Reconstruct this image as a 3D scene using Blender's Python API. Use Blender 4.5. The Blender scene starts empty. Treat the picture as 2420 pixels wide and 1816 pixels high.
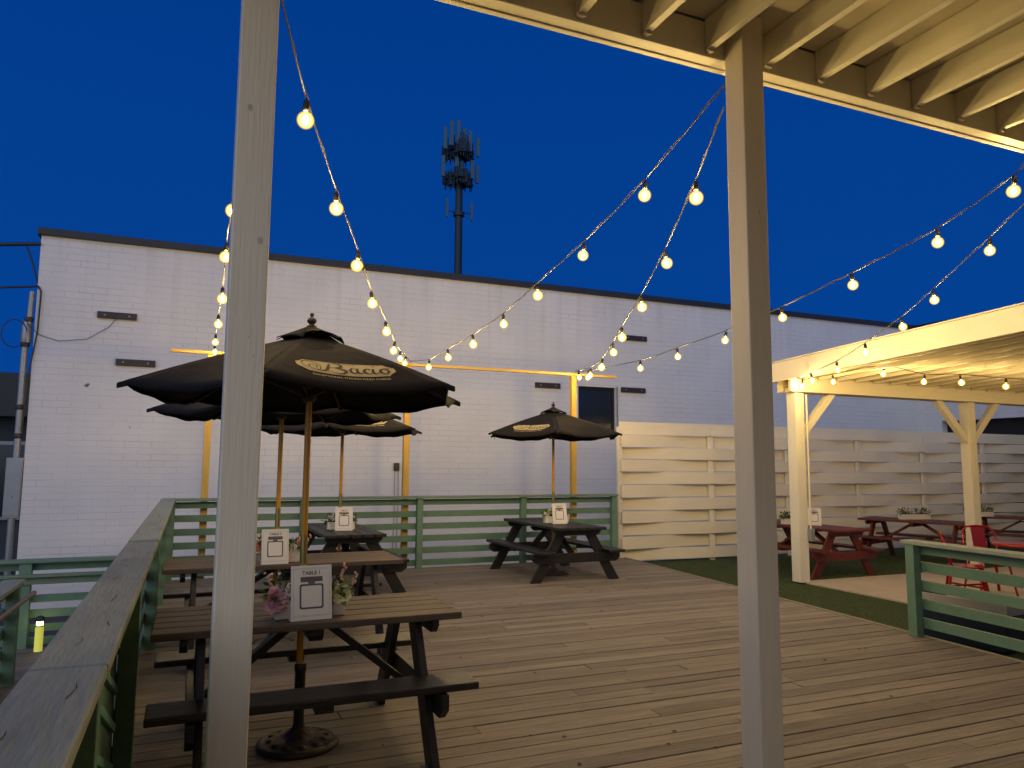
import bpy, bmesh, math, random
import numpy as np
from mathutils import Vector, Matrix
R = math.radians
random.seed(7)
rng = np.random.default_rng(3)
S = bpy.context.scene
COL = S.collection

# ------------------------------------------------------------------ camera
cam_d = bpy.data.cameras.new("camera"); cam = bpy.data.objects.new("camera", cam_d); COL.objects.link(cam)
cam_d.sensor_width = 36.0; cam_d.lens = 26.235
cam_d.clip_start = 0.05; cam_d.clip_end = 2000
_x = Vector((0.919, -0.394, 0.007)); _z = Vector((-0.391, -0.914, -0.107)).normalized()
_y = _z.cross(_x).normalized(); _x = _y.cross(_z).normalized()
m = Matrix((_x, _y, _z)).transposed().to_4x4(); m.translation = Vector((0, 0, 1.55))
cam.matrix_world = m
S.camera = cam

# ------------------------------------------------------------------ light and exposure
S.view_settings.view_transform = 'Standard'; S.view_settings.look = 'None'
S.view_settings.exposure = 0.0; S.view_settings.gamma = 1.0
S.cycles.max_bounces = 7; S.cycles.diffuse_bounces = 4; S.cycles.transparent_max_bounces = 16
S.cycles.sample_clamp_indirect = 4.0; S.cycles.use_light_tree = True
S.cycles.use_denoising = True; S.cycles.caustics_reflective = False; S.cycles.caustics_refractive = False

W = bpy.data.worlds.new("World"); S.world = W; W.use_nodes = True
nt = W.node_tree; nt.nodes.clear()
def wn(t, **k):
    n = nt.nodes.new(t)
    for a, b in k.items(): setattr(n, a, b)
    return n
tc = wn('ShaderNodeTexCoord')
def lobe(direction, lo, hi):
    d = wn('ShaderNodeVectorMath', operation='DOT_PRODUCT')
    nt.links.new(tc.outputs['Generated'], d.inputs[0]); v = Vector(direction).normalized(); d.inputs[1].default_value = v
    r = wn('ShaderNodeMapRange'); r.interpolation_type = 'SMOOTHSTEP'
    nt.links.new(d.outputs['Value'], r.inputs['Value']); r.inputs['From Min'].default_value = lo; r.inputs['From Max'].default_value = hi
    return r.outputs['Result']
def wmix(fac, a, b):
    mx = wn('ShaderNodeMix', data_type='RGBA')
    nt.links.new(fac, mx.inputs['Factor'])
    for s, v in ((6, a), (7, b)):
        if isinstance(v, tuple): mx.inputs[s].default_value = (*v, 1)
        else: nt.links.new(v, mx.inputs[s])
    return mx.outputs[2]
sep = wn('ShaderNodeSeparateXYZ'); nt.links.new(tc.outputs['Generated'], sep.inputs[0])
el = wn('ShaderNodeMapRange'); nt.links.new(sep.outputs['Z'], el.inputs['Value']); el.inputs['From Min'].default_value = 0.0; el.inputs['From Max'].default_value = 0.75
WESTERN_SKY = (0.10, 0.21, 0.60); DUSK_ZENITH = (0.0002, 0.037, 0.235); DUSK_LOW = (0.0015, 0.056, 0.30); AFTERGLOW = (1.10, 1.14, 1.24)
base = wmix(el.outputs['Result'], DUSK_LOW, DUSK_ZENITH)
west = wmix(lobe((-0.25, -0.93, 0.25), 0.0, 0.8), base, WESTERN_SKY)
glow = wmix(lobe((-0.62, -0.78, 0.12), 0.60, 1.0), west, AFTERGLOW)
bg = wn('ShaderNodeBackground'); nt.links.new(glow, bg.inputs['Color']); bg.inputs['Strength'].default_value = 1.0
wo = wn('ShaderNodeOutputWorld'); nt.links.new(bg.outputs[0], wo.inputs['Surface'])

BULB_POWER = 3100.0        # emission of the bulb filaments

# ------------------------------------------------------------------ materials
def newmat(name):
    mt = bpy.data.materials.new(name); mt.use_nodes = True
    return mt, mt.node_tree, mt.node_tree.nodes['Principled BSDF']
def mat_plain(name, col, rough=0.6, metal=0.0, spec=0.5, var=0.0, scale=6.0, bump=0.0, stretch=(1, 1, 1), bscale=None, dirt=None, dirt_amt=0.0):
    """base colour with procedural mottling, optional per-board value attribute and bump"""
    mt, t, p = newmat(name); L = t.links; N = t.nodes
    p.inputs['Roughness'].default_value = rough; p.inputs['Metallic'].default_value = metal
    p.inputs['Specular IOR Level'].default_value = spec
    tx = N.new('ShaderNodeTexCoord'); mp = N.new('ShaderNodeMapping'); L.new(tx.outputs['Object'], mp.inputs[0]); mp.inputs['Scale'].default_value = stretch
    nz = N.new('ShaderNodeTexNoise'); nz.inputs['Scale'].default_value = scale; nz.inputs['Detail'].default_value = 6; nz.inputs['Roughness'].default_value = .62
    L.new(mp.outputs[0], nz.inputs['Vector'])
    at = N.new('ShaderNodeAttribute'); at.attribute_name = 'v'
    # value = 1 + var*(noise-.5)*2 + attr
    m1 = N.new('ShaderNodeMath'); m1.operation = 'MULTIPLY_ADD'; L.new(nz.outputs['Fac'], m1.inputs[0]); m1.inputs[1].default_value = 2 * var * 1.6; m1.inputs[2].default_value = 1 - var * 1.6
    m2 = N.new('ShaderNodeMath'); m2.operation = 'ADD'; L.new(m1.outputs[0], m2.inputs[0]); L.new(at.outputs['Fac'], m2.inputs[1])
    mx = N.new('ShaderNodeVectorMath'); mx.operation = 'SCALE'; mx.inputs[0].default_value = col; L.new(m2.outputs[0], mx.inputs['Scale'])
    out = mx.outputs[0]
    if dirt is not None:
        n2 = N.new('ShaderNodeTexNoise'); n2.inputs['Scale'].default_value = scale * .35; n2.inputs['Detail'].default_value = 9; n2.inputs['Roughness'].default_value = .72
        L.new(mp.outputs[0], n2.inputs['Vector'])
        rr = N.new('ShaderNodeMapRange'); L.new(n2.outputs['Fac'], rr.inputs['Value']); rr.inputs['From Min'].default_value = .52; rr.inputs['From Max'].default_value = .68; rr.inputs['To Max'].default_value = dirt_amt
        mm = N.new('ShaderNodeMix'); mm.data_type = 'RGBA'; L.new(rr.outputs['Result'], mm.inputs['Factor']); L.new(out, mm.inputs[6]); mm.inputs[7].default_value = (*dirt, 1); out = mm.outputs[2]
    L.new(out, p.inputs['Base Color'])
    if bump:
        nb = N.new('ShaderNodeTexNoise'); nb.inputs['Scale'].default_value = bscale or scale * 3; nb.inputs['Detail'].default_value = 5
        L.new(mp.outputs[0], nb.inputs['Vector'])
        b = N.new('ShaderNodeBump'); b.inputs['Strength'].default_value = bump; b.inputs['Distance'].default_value = .01
        L.new(nb.outputs['Fac'], b.inputs['Height']); L.new(b.outputs[0], p.inputs['Normal'])
    return mt
def mat_emit(name, col, s):
    mt, t, p = newmat(name); p.inputs['Base Color'].default_value = (*col, 1)
    p.inputs['Emission Color'].default_value = (*col, 1); p.inputs['Emission Strength'].default_value = s
    return mt
def mat_brick(name, col, mortar):
    mt, t, p = newmat(name); L = t.links; N = t.nodes
    p.inputs['Roughness'].default_value = .75; p.inputs['Specular IOR Level'].default_value = .25
    g = N.new('ShaderNodeNewGeometry'); sp = N.new('ShaderNodeSeparateXYZ'); L.new(g.outputs['Position'], sp.inputs[0])
    sm = N.new('ShaderNodeMath'); sm.operation = 'ADD'; L.new(sp.outputs['X'], sm.inputs[0]); L.new(sp.outputs['Y'], sm.inputs[1])
    cb = N.new('ShaderNodeCombineXYZ'); L.new(sm.outputs[0], cb.inputs[0]); L.new(sp.outputs['Z'], cb.inputs[1])
    # courses wander a little
    nzw = N.new('ShaderNodeTexNoise'); nzw.inputs['Scale'].default_value = .9; nzw.inputs['Detail'].default_value = 3; L.new(g.outputs['Position'], nzw.inputs['Vector'])
    wv = N.new('ShaderNodeVectorMath'); wv.operation = 'MULTIPLY_ADD'; L.new(nzw.outputs['Color'], wv.inputs[0]); wv.inputs[1].default_value = (.02, .02, 0); L.new(cb.outputs[0], wv.inputs[2])
    b = N.new('ShaderNodeTexBrick'); L.new(wv.outputs[0], b.inputs['Vector'])
    b.inputs['Scale'].default_value = 1; b.inputs['Brick Width'].default_value = .40; b.inputs['Row Height'].default_value = .105
    b.inputs['Mortar Size'].default_value = .006; b.inputs['Mortar Smooth'].default_value = .35; b.inputs['Bias'].default_value = 0
    b.inputs['Color1'].default_value = (*col, 1); b.inputs['Color2'].default_value = (*[c * .955 for c in col], 1)
    b.inputs['Mortar'].default_value = (*mortar, 1)
    # paint fills many of the joints: mask the mortar colour
    nz = N.new('ShaderNodeTexNoise'); nz.inputs['Scale'].default_value = 1.6; nz.inputs['Detail'].default_value = 7; nz.inputs['Roughness'].default_value = .75
    mp = N.new('ShaderNodeMapping'); mp.inputs['Scale'].default_value = (.6, .6, 2.2); L.new(g.outputs['Position'], mp.inputs[0]); L.new(mp.outputs[0], nz.inputs['Vector'])
    rr = N.new('ShaderNodeMapRange'); L.new(nz.outputs['Fac'], rr.inputs['Value']); rr.inputs['From Min'].default_value = .44; rr.inputs['From Max'].default_value = .66; rr.inputs['To Min'].default_value = .12; rr.inputs['To Max'].default_value = 1
    fm = N.new('ShaderNodeMath'); fm.operation = 'MULTIPLY'; L.new(b.outputs['Fac'], fm.inputs[0]); L.new(rr.outputs['Result'], fm.inputs[1])
    mx = N.new('ShaderNodeMix'); mx.data_type = 'RGBA'; L.new(fm.outputs[0], mx.inputs['Factor'])
    # stains and flakes
    n2 = N.new('ShaderNodeTexNoise'); n2.inputs['Scale'].default_value = .8; n2.inputs['Detail'].default_value = 5; L.new(g.outputs['Position'], n2.inputs['Vector'])
    r2 = N.new('ShaderNodeMapRange'); L.new(n2.outputs['Fac'], r2.inputs['Value']); r2.inputs['From Min'].default_value = .3; r2.inputs['From Max'].default_value = .7; r2.inputs['To Min'].default_value = .93; r2.inputs['To Max'].default_value = 1.04
    vs = N.new('ShaderNodeVectorMath'); vs.operation = 'SCALE'; L.new(b.outputs['Color'], vs.inputs[0]); L.new(r2.outputs['Result'], vs.inputs['Scale'])
    wh = N.new('ShaderNodeVectorMath'); wh.operation = 'SCALE'; wh.inputs[0].default_value = col; L.new(r2.outputs['Result'], wh.inputs['Scale'])
    L.new(wh.outputs[0], mx.inputs[6]); mx.inputs[7].default_value = (*mortar, 1)
    n3 = N.new('ShaderNodeTexNoise'); n3.inputs['Scale'].default_value = 3.1; n3.inputs['Detail'].default_value = 2; L.new(g.outputs['Position'], n3.inputs['Vector'])
    r3 = N.new('ShaderNodeMapRange'); L.new(n3.outputs['Fac'], r3.inputs['Value']); r3.inputs['From Min'].default_value = .755; r3.inputs['From Max'].default_value = .775
    m3 = N.new('ShaderNodeMix'); m3.data_type = 'RGBA'; L.new(r3.outputs['Result'], m3.inputs['Factor']); L.new(mx.outputs[2], m3.inputs[6]); m3.inputs[7].default_value = (.16, .14, .13, 1)
    ms = N.new('ShaderNodeMapping'); ms.inputs['Scale'].default_value = (4.5, 4.5, .22); L.new(g.outputs['Position'], ms.inputs[0])
    n4 = N.new('ShaderNodeTexNoise'); n4.inputs['Scale'].default_value = 1; n4.inputs['Detail'].default_value = 5; L.new(ms.outputs[0], n4.inputs['Vector'])
    r4 = N.new('ShaderNodeMapRange'); L.new(n4.outputs['Fac'], r4.inputs['Value']); r4.inputs['From Min'].default_value = .5; r4.inputs['From Max'].default_value = .72
    r5 = N.new('ShaderNodeMapRange'); L.new(sp.outputs['Z'], r5.inputs['Value']); r5.inputs['From Min'].default_value = 3.6; r5.inputs['From Max'].default_value = 5.2; r5.inputs['To Min'].default_value = .05; r5.inputs['To Max'].default_value = .28
    f4 = N.new('ShaderNodeMath'); f4.operation = 'MULTIPLY'; L.new(r4.outputs['Result'], f4.inputs[0]); L.new(r5.outputs['Result'], f4.inputs[1])
    m4 = N.new('ShaderNodeMix'); m4.data_type = 'RGBA'; L.new(f4.outputs[0], m4.inputs['Factor']); L.new(m3.outputs[2], m4.inputs[6]); m4.inputs[7].default_value = (.40, .37, .34, 1)
    L.new(m4.outputs[2], p.inputs['Base Color'])
    bu = N.new('ShaderNodeBump'); bu.inputs['Strength'].default_value = .5; bu.inputs['Distance'].default_value = .006; bu.invert = True
    L.new(b.outputs['Fac'], bu.inputs['Height'])
    nf = N.new('ShaderNodeTexNoise'); nf.inputs['Scale'].default_value = 35; L.new(g.outputs['Position'], nf.inputs['Vector'])
    b2 = N.new('ShaderNodeBump'); b2.inputs['Strength'].default_value = .25; b2.inputs['Distance'].default_value = .004; L.new(nf.outputs['Fac'], b2.inputs['Height']); L.new(bu.outputs[0], b2.inputs['Normal'])
    L.new(b2.outputs[0], p.inputs['Normal'])
    return mt
M = {}
M['deck'] = mat_plain('weathered_deck', (.225, .192, .140), .72, var=.40, scale=3.2, stretch=(.7, 9, 9), bump=.9, bscale=14, dirt=(.115, .092, .063), dirt_amt=.55)
M['ramp'] = mat_plain('ramp_boards', (.17, .135, .115), .6, var=.25, scale=3.5, stretch=(.55, 9, 9), bump=.4, bscale=16)
M['litter'] = mat_plain('dry_leaf', (.05, .035, .02), .8)
M['edge'] = mat_plain('deck_edge', (.26, .24, .15), .6, var=.15, scale=5)
M['green'] = mat_plain('green_paint', (.12, .225, .155), .55, var=.16, scale=7, bump=.3, bscale=30)
M['capx'] = mat_plain('worn_green_cap_x', (.155, .245, .165), .6, var=.22, scale=5, stretch=(.6, 6, 6), bump=.6, bscale=14, dirt=(.24, .215, .13), dirt_amt=.6)
M['capy'] = mat_plain('worn_green_cap_y', (.245, .285, .235), .65, var=.16, scale=6, stretch=(7, .8, 7), bump=.6, bscale=12, dirt=(.13, .12, .09), dirt_amt=.4)
M['batten'] = mat_plain('teal_paint', (.13, .34, .25), .5, var=.1)  # teal of the imitated light stripes on the left railing
M['white'] = mat_plain('white_paint', (.74, .70, .58), .5, var=.045, scale=4, stretch=(1, 1, .5), bump=.25, bscale=18, dirt=(.50, .45, .34), dirt_amt=.22)
M['whitex'] = mat_plain('white_paint_boards', (.76, .69, .53), .55, var=.05, scale=3, stretch=(.5, 3, 3), bump=.3, bscale=16)
M['post'] = mat_plain('painted_post', (.76, .69, .54), .5, var=.05, scale=2.2, stretch=(9, 9, .5), bump=.22, bscale=9, dirt=(.52, .47, .36), dirt_amt=.3)
M['darkwood'] = mat_plain('dark_rib_wood', (.045, .028, .012), .5)
M['ceil'] = mat_plain('ceiling_paint', (.66, .60, .47), .6, var=.05, scale=3)
M['black'] = mat_plain('black_stain', (.009, .009, .0085), .45, var=.3, scale=5, stretch=(.6, 7, 7), bump=.5, bscale=14)
M['brown_top'] = mat_plain('worn_brown_top', (.088, .062, .042), .62, var=.35, scale=4, stretch=(.5, 9, 9), bump=.6, bscale=14, dirt=(.035, .027, .02), dirt_amt=.8)
M['red'] = mat_plain('red_stain', (.12, .020, .011), .5, var=.2, scale=5, stretch=(6, .6, 6), bump=.3)
M['redmetal'] = mat_plain('red_metal', (.30, .008, .007), .22, metal=.35, var=.05)
M['pine'] = mat_plain('yellow_pine', (.60, .37, .07), .55, var=.22, scale=3, stretch=(5, 5, .5), bump=.3, dirt=(.33, .17, .03), dirt_amt=.5)
M['pinex'] = mat_plain('yellow_pine_beam', (.62, .39, .08), .55, var=.15, scale=3, stretch=(.5, 5, 5), bump=.3)
M['ash'] = mat_plain('varnished_pole', (.58, .28, .012), .35, var=.2, scale=6, stretch=(8, 8, .5))
M['brass'] = mat_plain('brass', (.35, .30, .12), .3, metal=.9)
M['canvas'] = mat_plain('black_canvas', (.012, .011, .0105), .85, var=.15, scale=9, bump=1.0, bscale=7, spec=.2)
M['gold'] = mat_plain('gold_print', (.52, .42, .19), .7, var=.08, scale=20)
M['ink'] = mat_plain('black_print', (.012, .010, .008), .7)
M['iron'] = mat_plain('cast_iron', (.045, .028, .018), .45, metal=.4, var=.35, scale=14, bump=.9, bscale=30)
M['darkmetal'] = mat_plain('dark_metal', (.045, .035, .032), .5, metal=.3, var=.25, scale=8)
M['cap'] = mat_plain('roof_cap', (.022, .024, .026), .5, var=.2)
M['grey'] = mat_plain('grey_metal', (.28, .30, .32), .4, metal=.5, var=.12)
M['dark'] = mat_plain('dark_void', (.012, .013, .015), .8)
M['glassdark'] = mat_plain('dark_glass', (.01, .014, .02), .15)
M['bluewall'] = mat_plain('dark_stucco', (.05, .055, .065), .8, var=.15)
M['ground'] = mat_plain('asphalt', (.045, .045, .045), .85, var=.25, scale=3, bump=.5)
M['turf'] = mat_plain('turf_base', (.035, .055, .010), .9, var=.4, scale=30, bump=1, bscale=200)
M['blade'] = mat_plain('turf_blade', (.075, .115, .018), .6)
M['concrete'] = mat_plain('concrete', (.46, .40, .30), .75, var=.12, scale=2.5, bump=.3, bscale=60, dirt=(.33, .28, .2), dirt_amt=.5)
M['card'] = mat_plain('sign_card', (.74, .70, .66), .45, var=.02)
M['cardprint'] = mat_plain('sign_print', (.075, .095, .105), .6)
M['cardbar'] = mat_plain('sign_bar', (.13, .10, .095), .6)
M['pot'] = mat_plain('planter_paint', (.55, .48, .44), .6, var=.1, scale=10)
M['potw'] = mat_plain('planter_white', (.74, .70, .62), .6, var=.06, scale=10)
M['leaf'] = mat_plain('leaf', (.045, .10, .018), .5, var=.4, scale=40)
M['leafy'] = mat_plain('leaf_yellow', (.16, .20, .02), .5, var=.4, scale=40)
M['pink'] = mat_plain('pink_petal', (.62, .33, .38), .6, var=.2, scale=30)
M['peach'] = mat_plain('peach_petal', (.70, .36, .22), .6, var=.2, scale=30)
M['cream'] = mat_plain('cream_petal', (.72, .68, .38), .6, var=.1, scale=30)
M['whitepetal'] = mat_plain('white_petal', (.76, .74, .66), .6, var=.08, scale=30)
M['cable'] = mat_plain('black_cable', (.02, .02, .02), .5)
M['wire'] = mat_plain('steel_wire', (.13, .115, .09), .5, metal=.2)
M['socket'] = mat_plain('socket', (.015, .014, .013), .45)
M['antenna'] = mat_plain('antenna_panel', (.07, .16, .20), .5)
M['towermetal'] = mat_plain('tower_steel', (.025, .045, .055), .6, metal=.2)
M['navy'] = mat_plain('navy_plastic', (.012, .022, .045), .4)
M['binlid'] = mat_plain('grey_plastic', (.40, .40, .36), .5)
M['pinkcloth'] = mat_plain('pink_cloth', (.6, .30, .30), .8, var=.2, scale=12)
M['brick'] = mat_brick('painted_brick', (.70, .70, .71), (.52, .50, .50))
M['filament'] = mat_emit('lit_filament', (1.0, .73, .31), BULB_POWER)
M['filament_soft'] = mat_emit('lit_filament_soft', (1.0, .73, .34), BULB_POWER * .58)
M['bollardlamp'] = mat_emit('bollard_lamp', (1.0, .85, .16), 15)
M['bollard'] = mat_emit('bollard_diffuser', (.80, .78, .12), .42)
mt, t, p = newmat('bulb_glass')   # thin warm glass; emission fading toward the edge imitates a soft halo
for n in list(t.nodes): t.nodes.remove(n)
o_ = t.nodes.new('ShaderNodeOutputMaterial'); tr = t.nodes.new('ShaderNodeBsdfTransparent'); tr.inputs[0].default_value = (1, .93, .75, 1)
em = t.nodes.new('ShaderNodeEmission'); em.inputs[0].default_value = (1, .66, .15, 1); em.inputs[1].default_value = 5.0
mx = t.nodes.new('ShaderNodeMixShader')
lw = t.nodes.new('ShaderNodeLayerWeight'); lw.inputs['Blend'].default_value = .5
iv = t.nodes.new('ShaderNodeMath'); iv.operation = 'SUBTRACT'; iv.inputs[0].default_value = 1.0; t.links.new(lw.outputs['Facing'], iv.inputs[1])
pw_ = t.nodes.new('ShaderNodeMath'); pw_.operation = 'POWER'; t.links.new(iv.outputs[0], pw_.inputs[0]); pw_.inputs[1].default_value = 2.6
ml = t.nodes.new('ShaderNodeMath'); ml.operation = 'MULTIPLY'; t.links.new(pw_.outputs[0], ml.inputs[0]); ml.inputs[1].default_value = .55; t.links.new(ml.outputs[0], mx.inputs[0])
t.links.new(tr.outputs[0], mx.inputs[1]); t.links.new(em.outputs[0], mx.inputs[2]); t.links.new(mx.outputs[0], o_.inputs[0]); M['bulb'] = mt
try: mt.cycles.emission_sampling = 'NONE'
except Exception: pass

# ------------------------------------------------------------------ mesh helpers
class MB:
    def __init__(s): s.v = []; s.f = []; s.a = []; s.sm = []
    def add(s, vs, fs, smooth=False, a=None):
        o = len(s.v); s.v += [tuple(x) for x in vs]; s.f += [tuple(o + i for i in f) for f in fs]
        a = random.uniform(-.08, .08) if a is None else a
        s.a += [a] * len(fs); s.sm += [smooth] * len(fs); return s
    def box(s, x0, x1, y0, y1, z0, z1, a=None):
        v = [(x, y, z) for z in (z0, z1) for y in (y0, y1) for x in (x0, x1)]
        return s.add(v, [(0, 2, 3, 1), (4, 5, 7, 6), (0, 1, 5, 4), (2, 6, 7, 3), (0, 4, 6, 2), (1, 3, 7, 5)], a=a)
    def bar(s, p, q, w, h, up=(0, 0, 1), a=None):
        """box from p to q, w across, h along up"""
        p = Vector(p); q = Vector(q); d = (q - p).normalized(); u = Vector(up); sd = d.cross(u).normalized(); u = sd.cross(d).normalized()
        v = []
        for c in (p, q):
            for i, j in ((-1, -1), (1, -1), (1, 1), (-1, 1)): v.append(c + sd * (i * w / 2) + u * (j * h / 2))
        return s.add(v, [(0, 1, 2, 3), (7, 6, 5, 4), (0, 4, 5, 1), (1, 5, 6, 2), (2, 6, 7, 3), (3, 7, 4, 0)], a=a)
    def prism(s, pts, axis, a0, a1, a=None):
        """pts 2D polygon extruded along axis ('x','y','z')"""
        n = len(pts); v = []
        for c in (a0, a1):
            for (u, w) in pts: v.append({'x': (c, u, w), 'y': (u, c, w), 'z': (u, w, c)}[axis])
        return s.add(v, [tuple(range(n))[::-1], tuple(range(n, 2 * n))] + [(i, (i + 1) % n, n + (i + 1) % n, n + i) for i in range(n)], a=a)
    def tube(s, pts, r, n=8, cap=True):
        pts = [Vector(p) for p in pts]; k = len(pts); rs = r if isinstance(r, (list, tuple)) else [r] * k
        v = []; prev = None
        for i, p in enumerate(pts):
            d = (pts[min(i + 1, k - 1)] - pts[max(i - 1, 0)]).normalized()
            if prev is None: u = d.orthogonal().normalized()
            else: u = (prev - d * prev.dot(d)).normalized()
            prev = u; w = d.cross(u)
            for j in range(n):
                a = 2 * math.pi * j / n; v.append(p + (u * math.cos(a) + w * math.sin(a)) * rs[i])
        f = [(i * n + j, i * n + (j + 1) % n, (i + 1) * n + (j + 1) % n, (i + 1) * n + j) for i in range(k - 1) for j in range(n)]
        s.add(v, f, True)
        if cap:
            s.add(v[:n], [tuple(range(n))[::-1]]); s.add(v[-n:], [tuple(range(n))])
        return s
    def lathe(s, prof, n=20, c=(0, 0, 0)):
        v = []; k = len(prof)
        for (r, z) in prof:
            for j in range(n):
                a = 2 * math.pi * j / n; v.append((c[0] + r * math.cos(a), c[1] + r * math.sin(a), c[2] + z))
        f = [(i * n + j, i * n + (j + 1) % n, (i + 1) * n + (j + 1) % n, (i + 1) * n + j) for i in range(k - 1) for j in range(n)]
        s.add(v, f, True)
        s.add(v[:n], [tuple(range(n))[::-1]]); s.add(v[-n:], [tuple(range(n))]); return s
    def build(s, name, mat, parent=None, bevel=0.0, world=False, solid=0.0):
        me = bpy.data.meshes.new(name); vs = s.v
        if world and parent is not None:
            q = parent
            off = Vector((0, 0, 0))
            while q is not None: off += q.location; q = q.parent
            vs = [tuple(Vector(x) - off) for x in vs]
        me.from_pydata(vs, [], s.f); me.validate(); me.update()
        if len(me.polygons) == len(s.a):
            at = me.attributes.new('v', 'FLOAT', 'FACE'); at.data.foreach_set('value', s.a)
            me.polygons.foreach_set('use_smooth', s.sm)
        me.materials.append(M[mat] if isinstance(mat, str) else mat)
        o = bpy.data.objects.new(name, me); COL.objects.link(o)
        if parent is not None: o.parent = parent
        if bevel:
            b = o.modifiers.new('bevel', 'BEVEL'); b.width = bevel; b.segments = 2; b.limit_method = 'ANGLE'; b.angle_limit = R(40)
        if solid:
            b = o.modifiers.new('solid', 'SOLIDIFY'); b.thickness = solid; b.offset = -1
        return o
def tag(o, label=None, cat=None, group=None, kind=None):
    for k, v in (('label', label), ('category', cat), ('group', group), ('kind', kind)):
        if v: o[k] = v
    return o
def thing(name, label, cat, loc=(0, 0, 0), rz=0.0, group=None):
    o = bpy.data.objects.new(name, None); COL.objects.link(o); o.empty_display_size = .1
    o.location = loc; o.rotation_euler = (0, 0, rz); return tag(o, label, cat, group)
def copy_tree(o, parent=None, **kw):
    c = o.copy(); COL.objects.link(c); c.parent = parent
    for ch in list(CH.get(o, [])) or [x for x in o.children]: copy_tree(ch, c)
    return c
CH = {}
def dup(o, loc, rz, label, group=None, scale=None):
    c = copy_tree(o); c.location = loc; c.rotation_euler = (0, 0, rz); c['label'] = label
    if scale: c.scale = scale
    if group: c['group'] = group
    return c
def text2d(s, size, bold=0.0):
    """outline of a word as flat triangles centred on the origin: verts2d, faces"""
    cu = bpy.data.curves.new('tmp', 'FONT'); cu.body = s; cu.size = size; cu.align_x = 'CENTER'; cu.align_y = 'CENTER'; cu.offset = bold; cu.resolution_u = 4
    ob = bpy.data.objects.new('tmp', cu); COL.objects.link(ob)
    dg = bpy.context.evaluated_depsgraph_get(); me = bpy.data.meshes.new_from_object(ob.evaluated_get(dg))
    v = [(p.co.x, p.co.y) for p in me.vertices]; f = [tuple(p.vertices) for p in me.polygons]
    bpy.data.objects.remove(ob); bpy.data.curves.remove(cu); bpy.data.meshes.remove(me)
    return v, f

# ================================================================== SETTING
tag(MB().box(-400, 400, -400, 400, -.95, -.75).build('ground', 'ground'), kind='structure')

def edge_x(y): return 5.89 + .0845 * y
# main deck: boards run along X
mb = MB(); y = -2.0; pw = .138; gap = .007
while y < 11.02:
    xr = edge_x(y) - .03; x = -.33; xs = [x]
    nxt = x + random.uniform(.6, 3.6)
    while nxt < xr - .4: xs.append(nxt); nxt += random.choice([2.44, 3.05, 3.66, 3.66, 4.2])
    xs.append(xr)
    for a, b in zip(xs[:-1], xs[1:]):
        dz = random.uniform(-.003, .003)
        mb.box(a + .002, b - .002, y + gap / 2 + random.uniform(-.002, .003), min(y + pw, 11.05) - gap / 2, -.038 + dz, 0.0 + dz, a=random.uniform(-.23, .23))
    y += pw
deck = mb.build('deck', 'deck', bevel=.004); tag(deck, kind='structure')
mb = MB()
mb.bar((edge_x(-2), -2, -.02), (edge_x(11.05), 11.05, -.02), .04, .05); mb.bar((edge_x(-2) + .01, -2, -.13), (edge_x(11.05) + .01, 11.05, -.13), .04, .16)
tag(mb.build('deck_edging', 'edge', bevel=.004), kind='structure')
mb = MB(); mb.box(-.34, 5.7, -2, 11.04, -.20, -.06); tag(mb.build('deck_underframe', 'dark'), kind='structure')
mb = MB(); rs = random.Random(12)
for i in range(70):
    x = rs.uniform(.3, 5.8); y = rs.uniform(2.2, 9.5); a = rs.uniform(0, 3.14); l = rs.choice([.02, .03, .035, .09]); w = .004 if l > .05 else l * .35
    c, s_ = math.cos(a), math.sin(a); z = .004 + rs.uniform(0, .002)
    mb.add([(x - c * l / 2, y - s_ * l / 2, z), (x - s_ * w, y + c * w, z + .006), (x + c * l / 2, y + s_ * l / 2, z), (x + s_ * w, y - c * w, z + .003)], [(0, 1, 2, 3)], a=rs.uniform(-.4, .4))
tag(mb.build('leaf_litter', 'litter', solid=.001), 'small dark leaves and twigs scattered over the deck boards', 'litter', kind='stuff')
# lower ramp deck, left
mb = MB(); y = .5
while y < 9.8:
    mb.box(-6, -.36, y + .004, y + .134, -.54, -.5 + random.uniform(-.002, .002), a=random.uniform(-.2, .2)); y += .138
tag(mb.build('ramp_deck', 'ramp', bevel=.004), kind='structure')
# turf strip and lawn
def lawn_poly():
    return [(edge_x(-2) + .02, -2), (20, -2), (20, 11.35), (edge_x(11.35) + .02, 11.35)]
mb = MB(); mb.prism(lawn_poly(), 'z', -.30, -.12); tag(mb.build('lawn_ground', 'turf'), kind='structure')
nbl = 52000
bx = rng.uniform(6.1, 13.2, nbl); by = rng.uniform(3.6, 11.3, nbl)
keep = (bx > 5.95 + .0845 * by) & ~((bx > 8.16) & (by < 8.50)); bx = bx[keep]; by = by[keep]; n = len(bx)
ang = rng.uniform(0, 2 * math.pi, n); h = rng.uniform(.015, .032, n); w = .0028; lean = rng.uniform(-.012, .012, (n, 2))
V = np.zeros((n, 3, 3)); V[:, 0] = np.stack([bx - w * np.cos(ang), by - w * np.sin(ang), np.full(n, -.121)], 1)
V[:, 1] = np.stack([bx + w * np.cos(ang), by + w * np.sin(ang), np.full(n, -.121)], 1)
V[:, 2] = np.stack([bx + lean[:, 0], by + lean[:, 1], -.12 + h], 1)
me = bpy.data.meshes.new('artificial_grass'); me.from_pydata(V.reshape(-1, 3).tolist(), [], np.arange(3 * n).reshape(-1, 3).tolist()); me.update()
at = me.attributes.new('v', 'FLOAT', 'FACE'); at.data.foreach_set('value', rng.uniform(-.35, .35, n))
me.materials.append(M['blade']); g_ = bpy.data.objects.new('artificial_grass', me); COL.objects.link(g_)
tag(g_, 'short green artificial grass between the wooden deck and the white woven fence', 'grass', kind='stuff')
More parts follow.
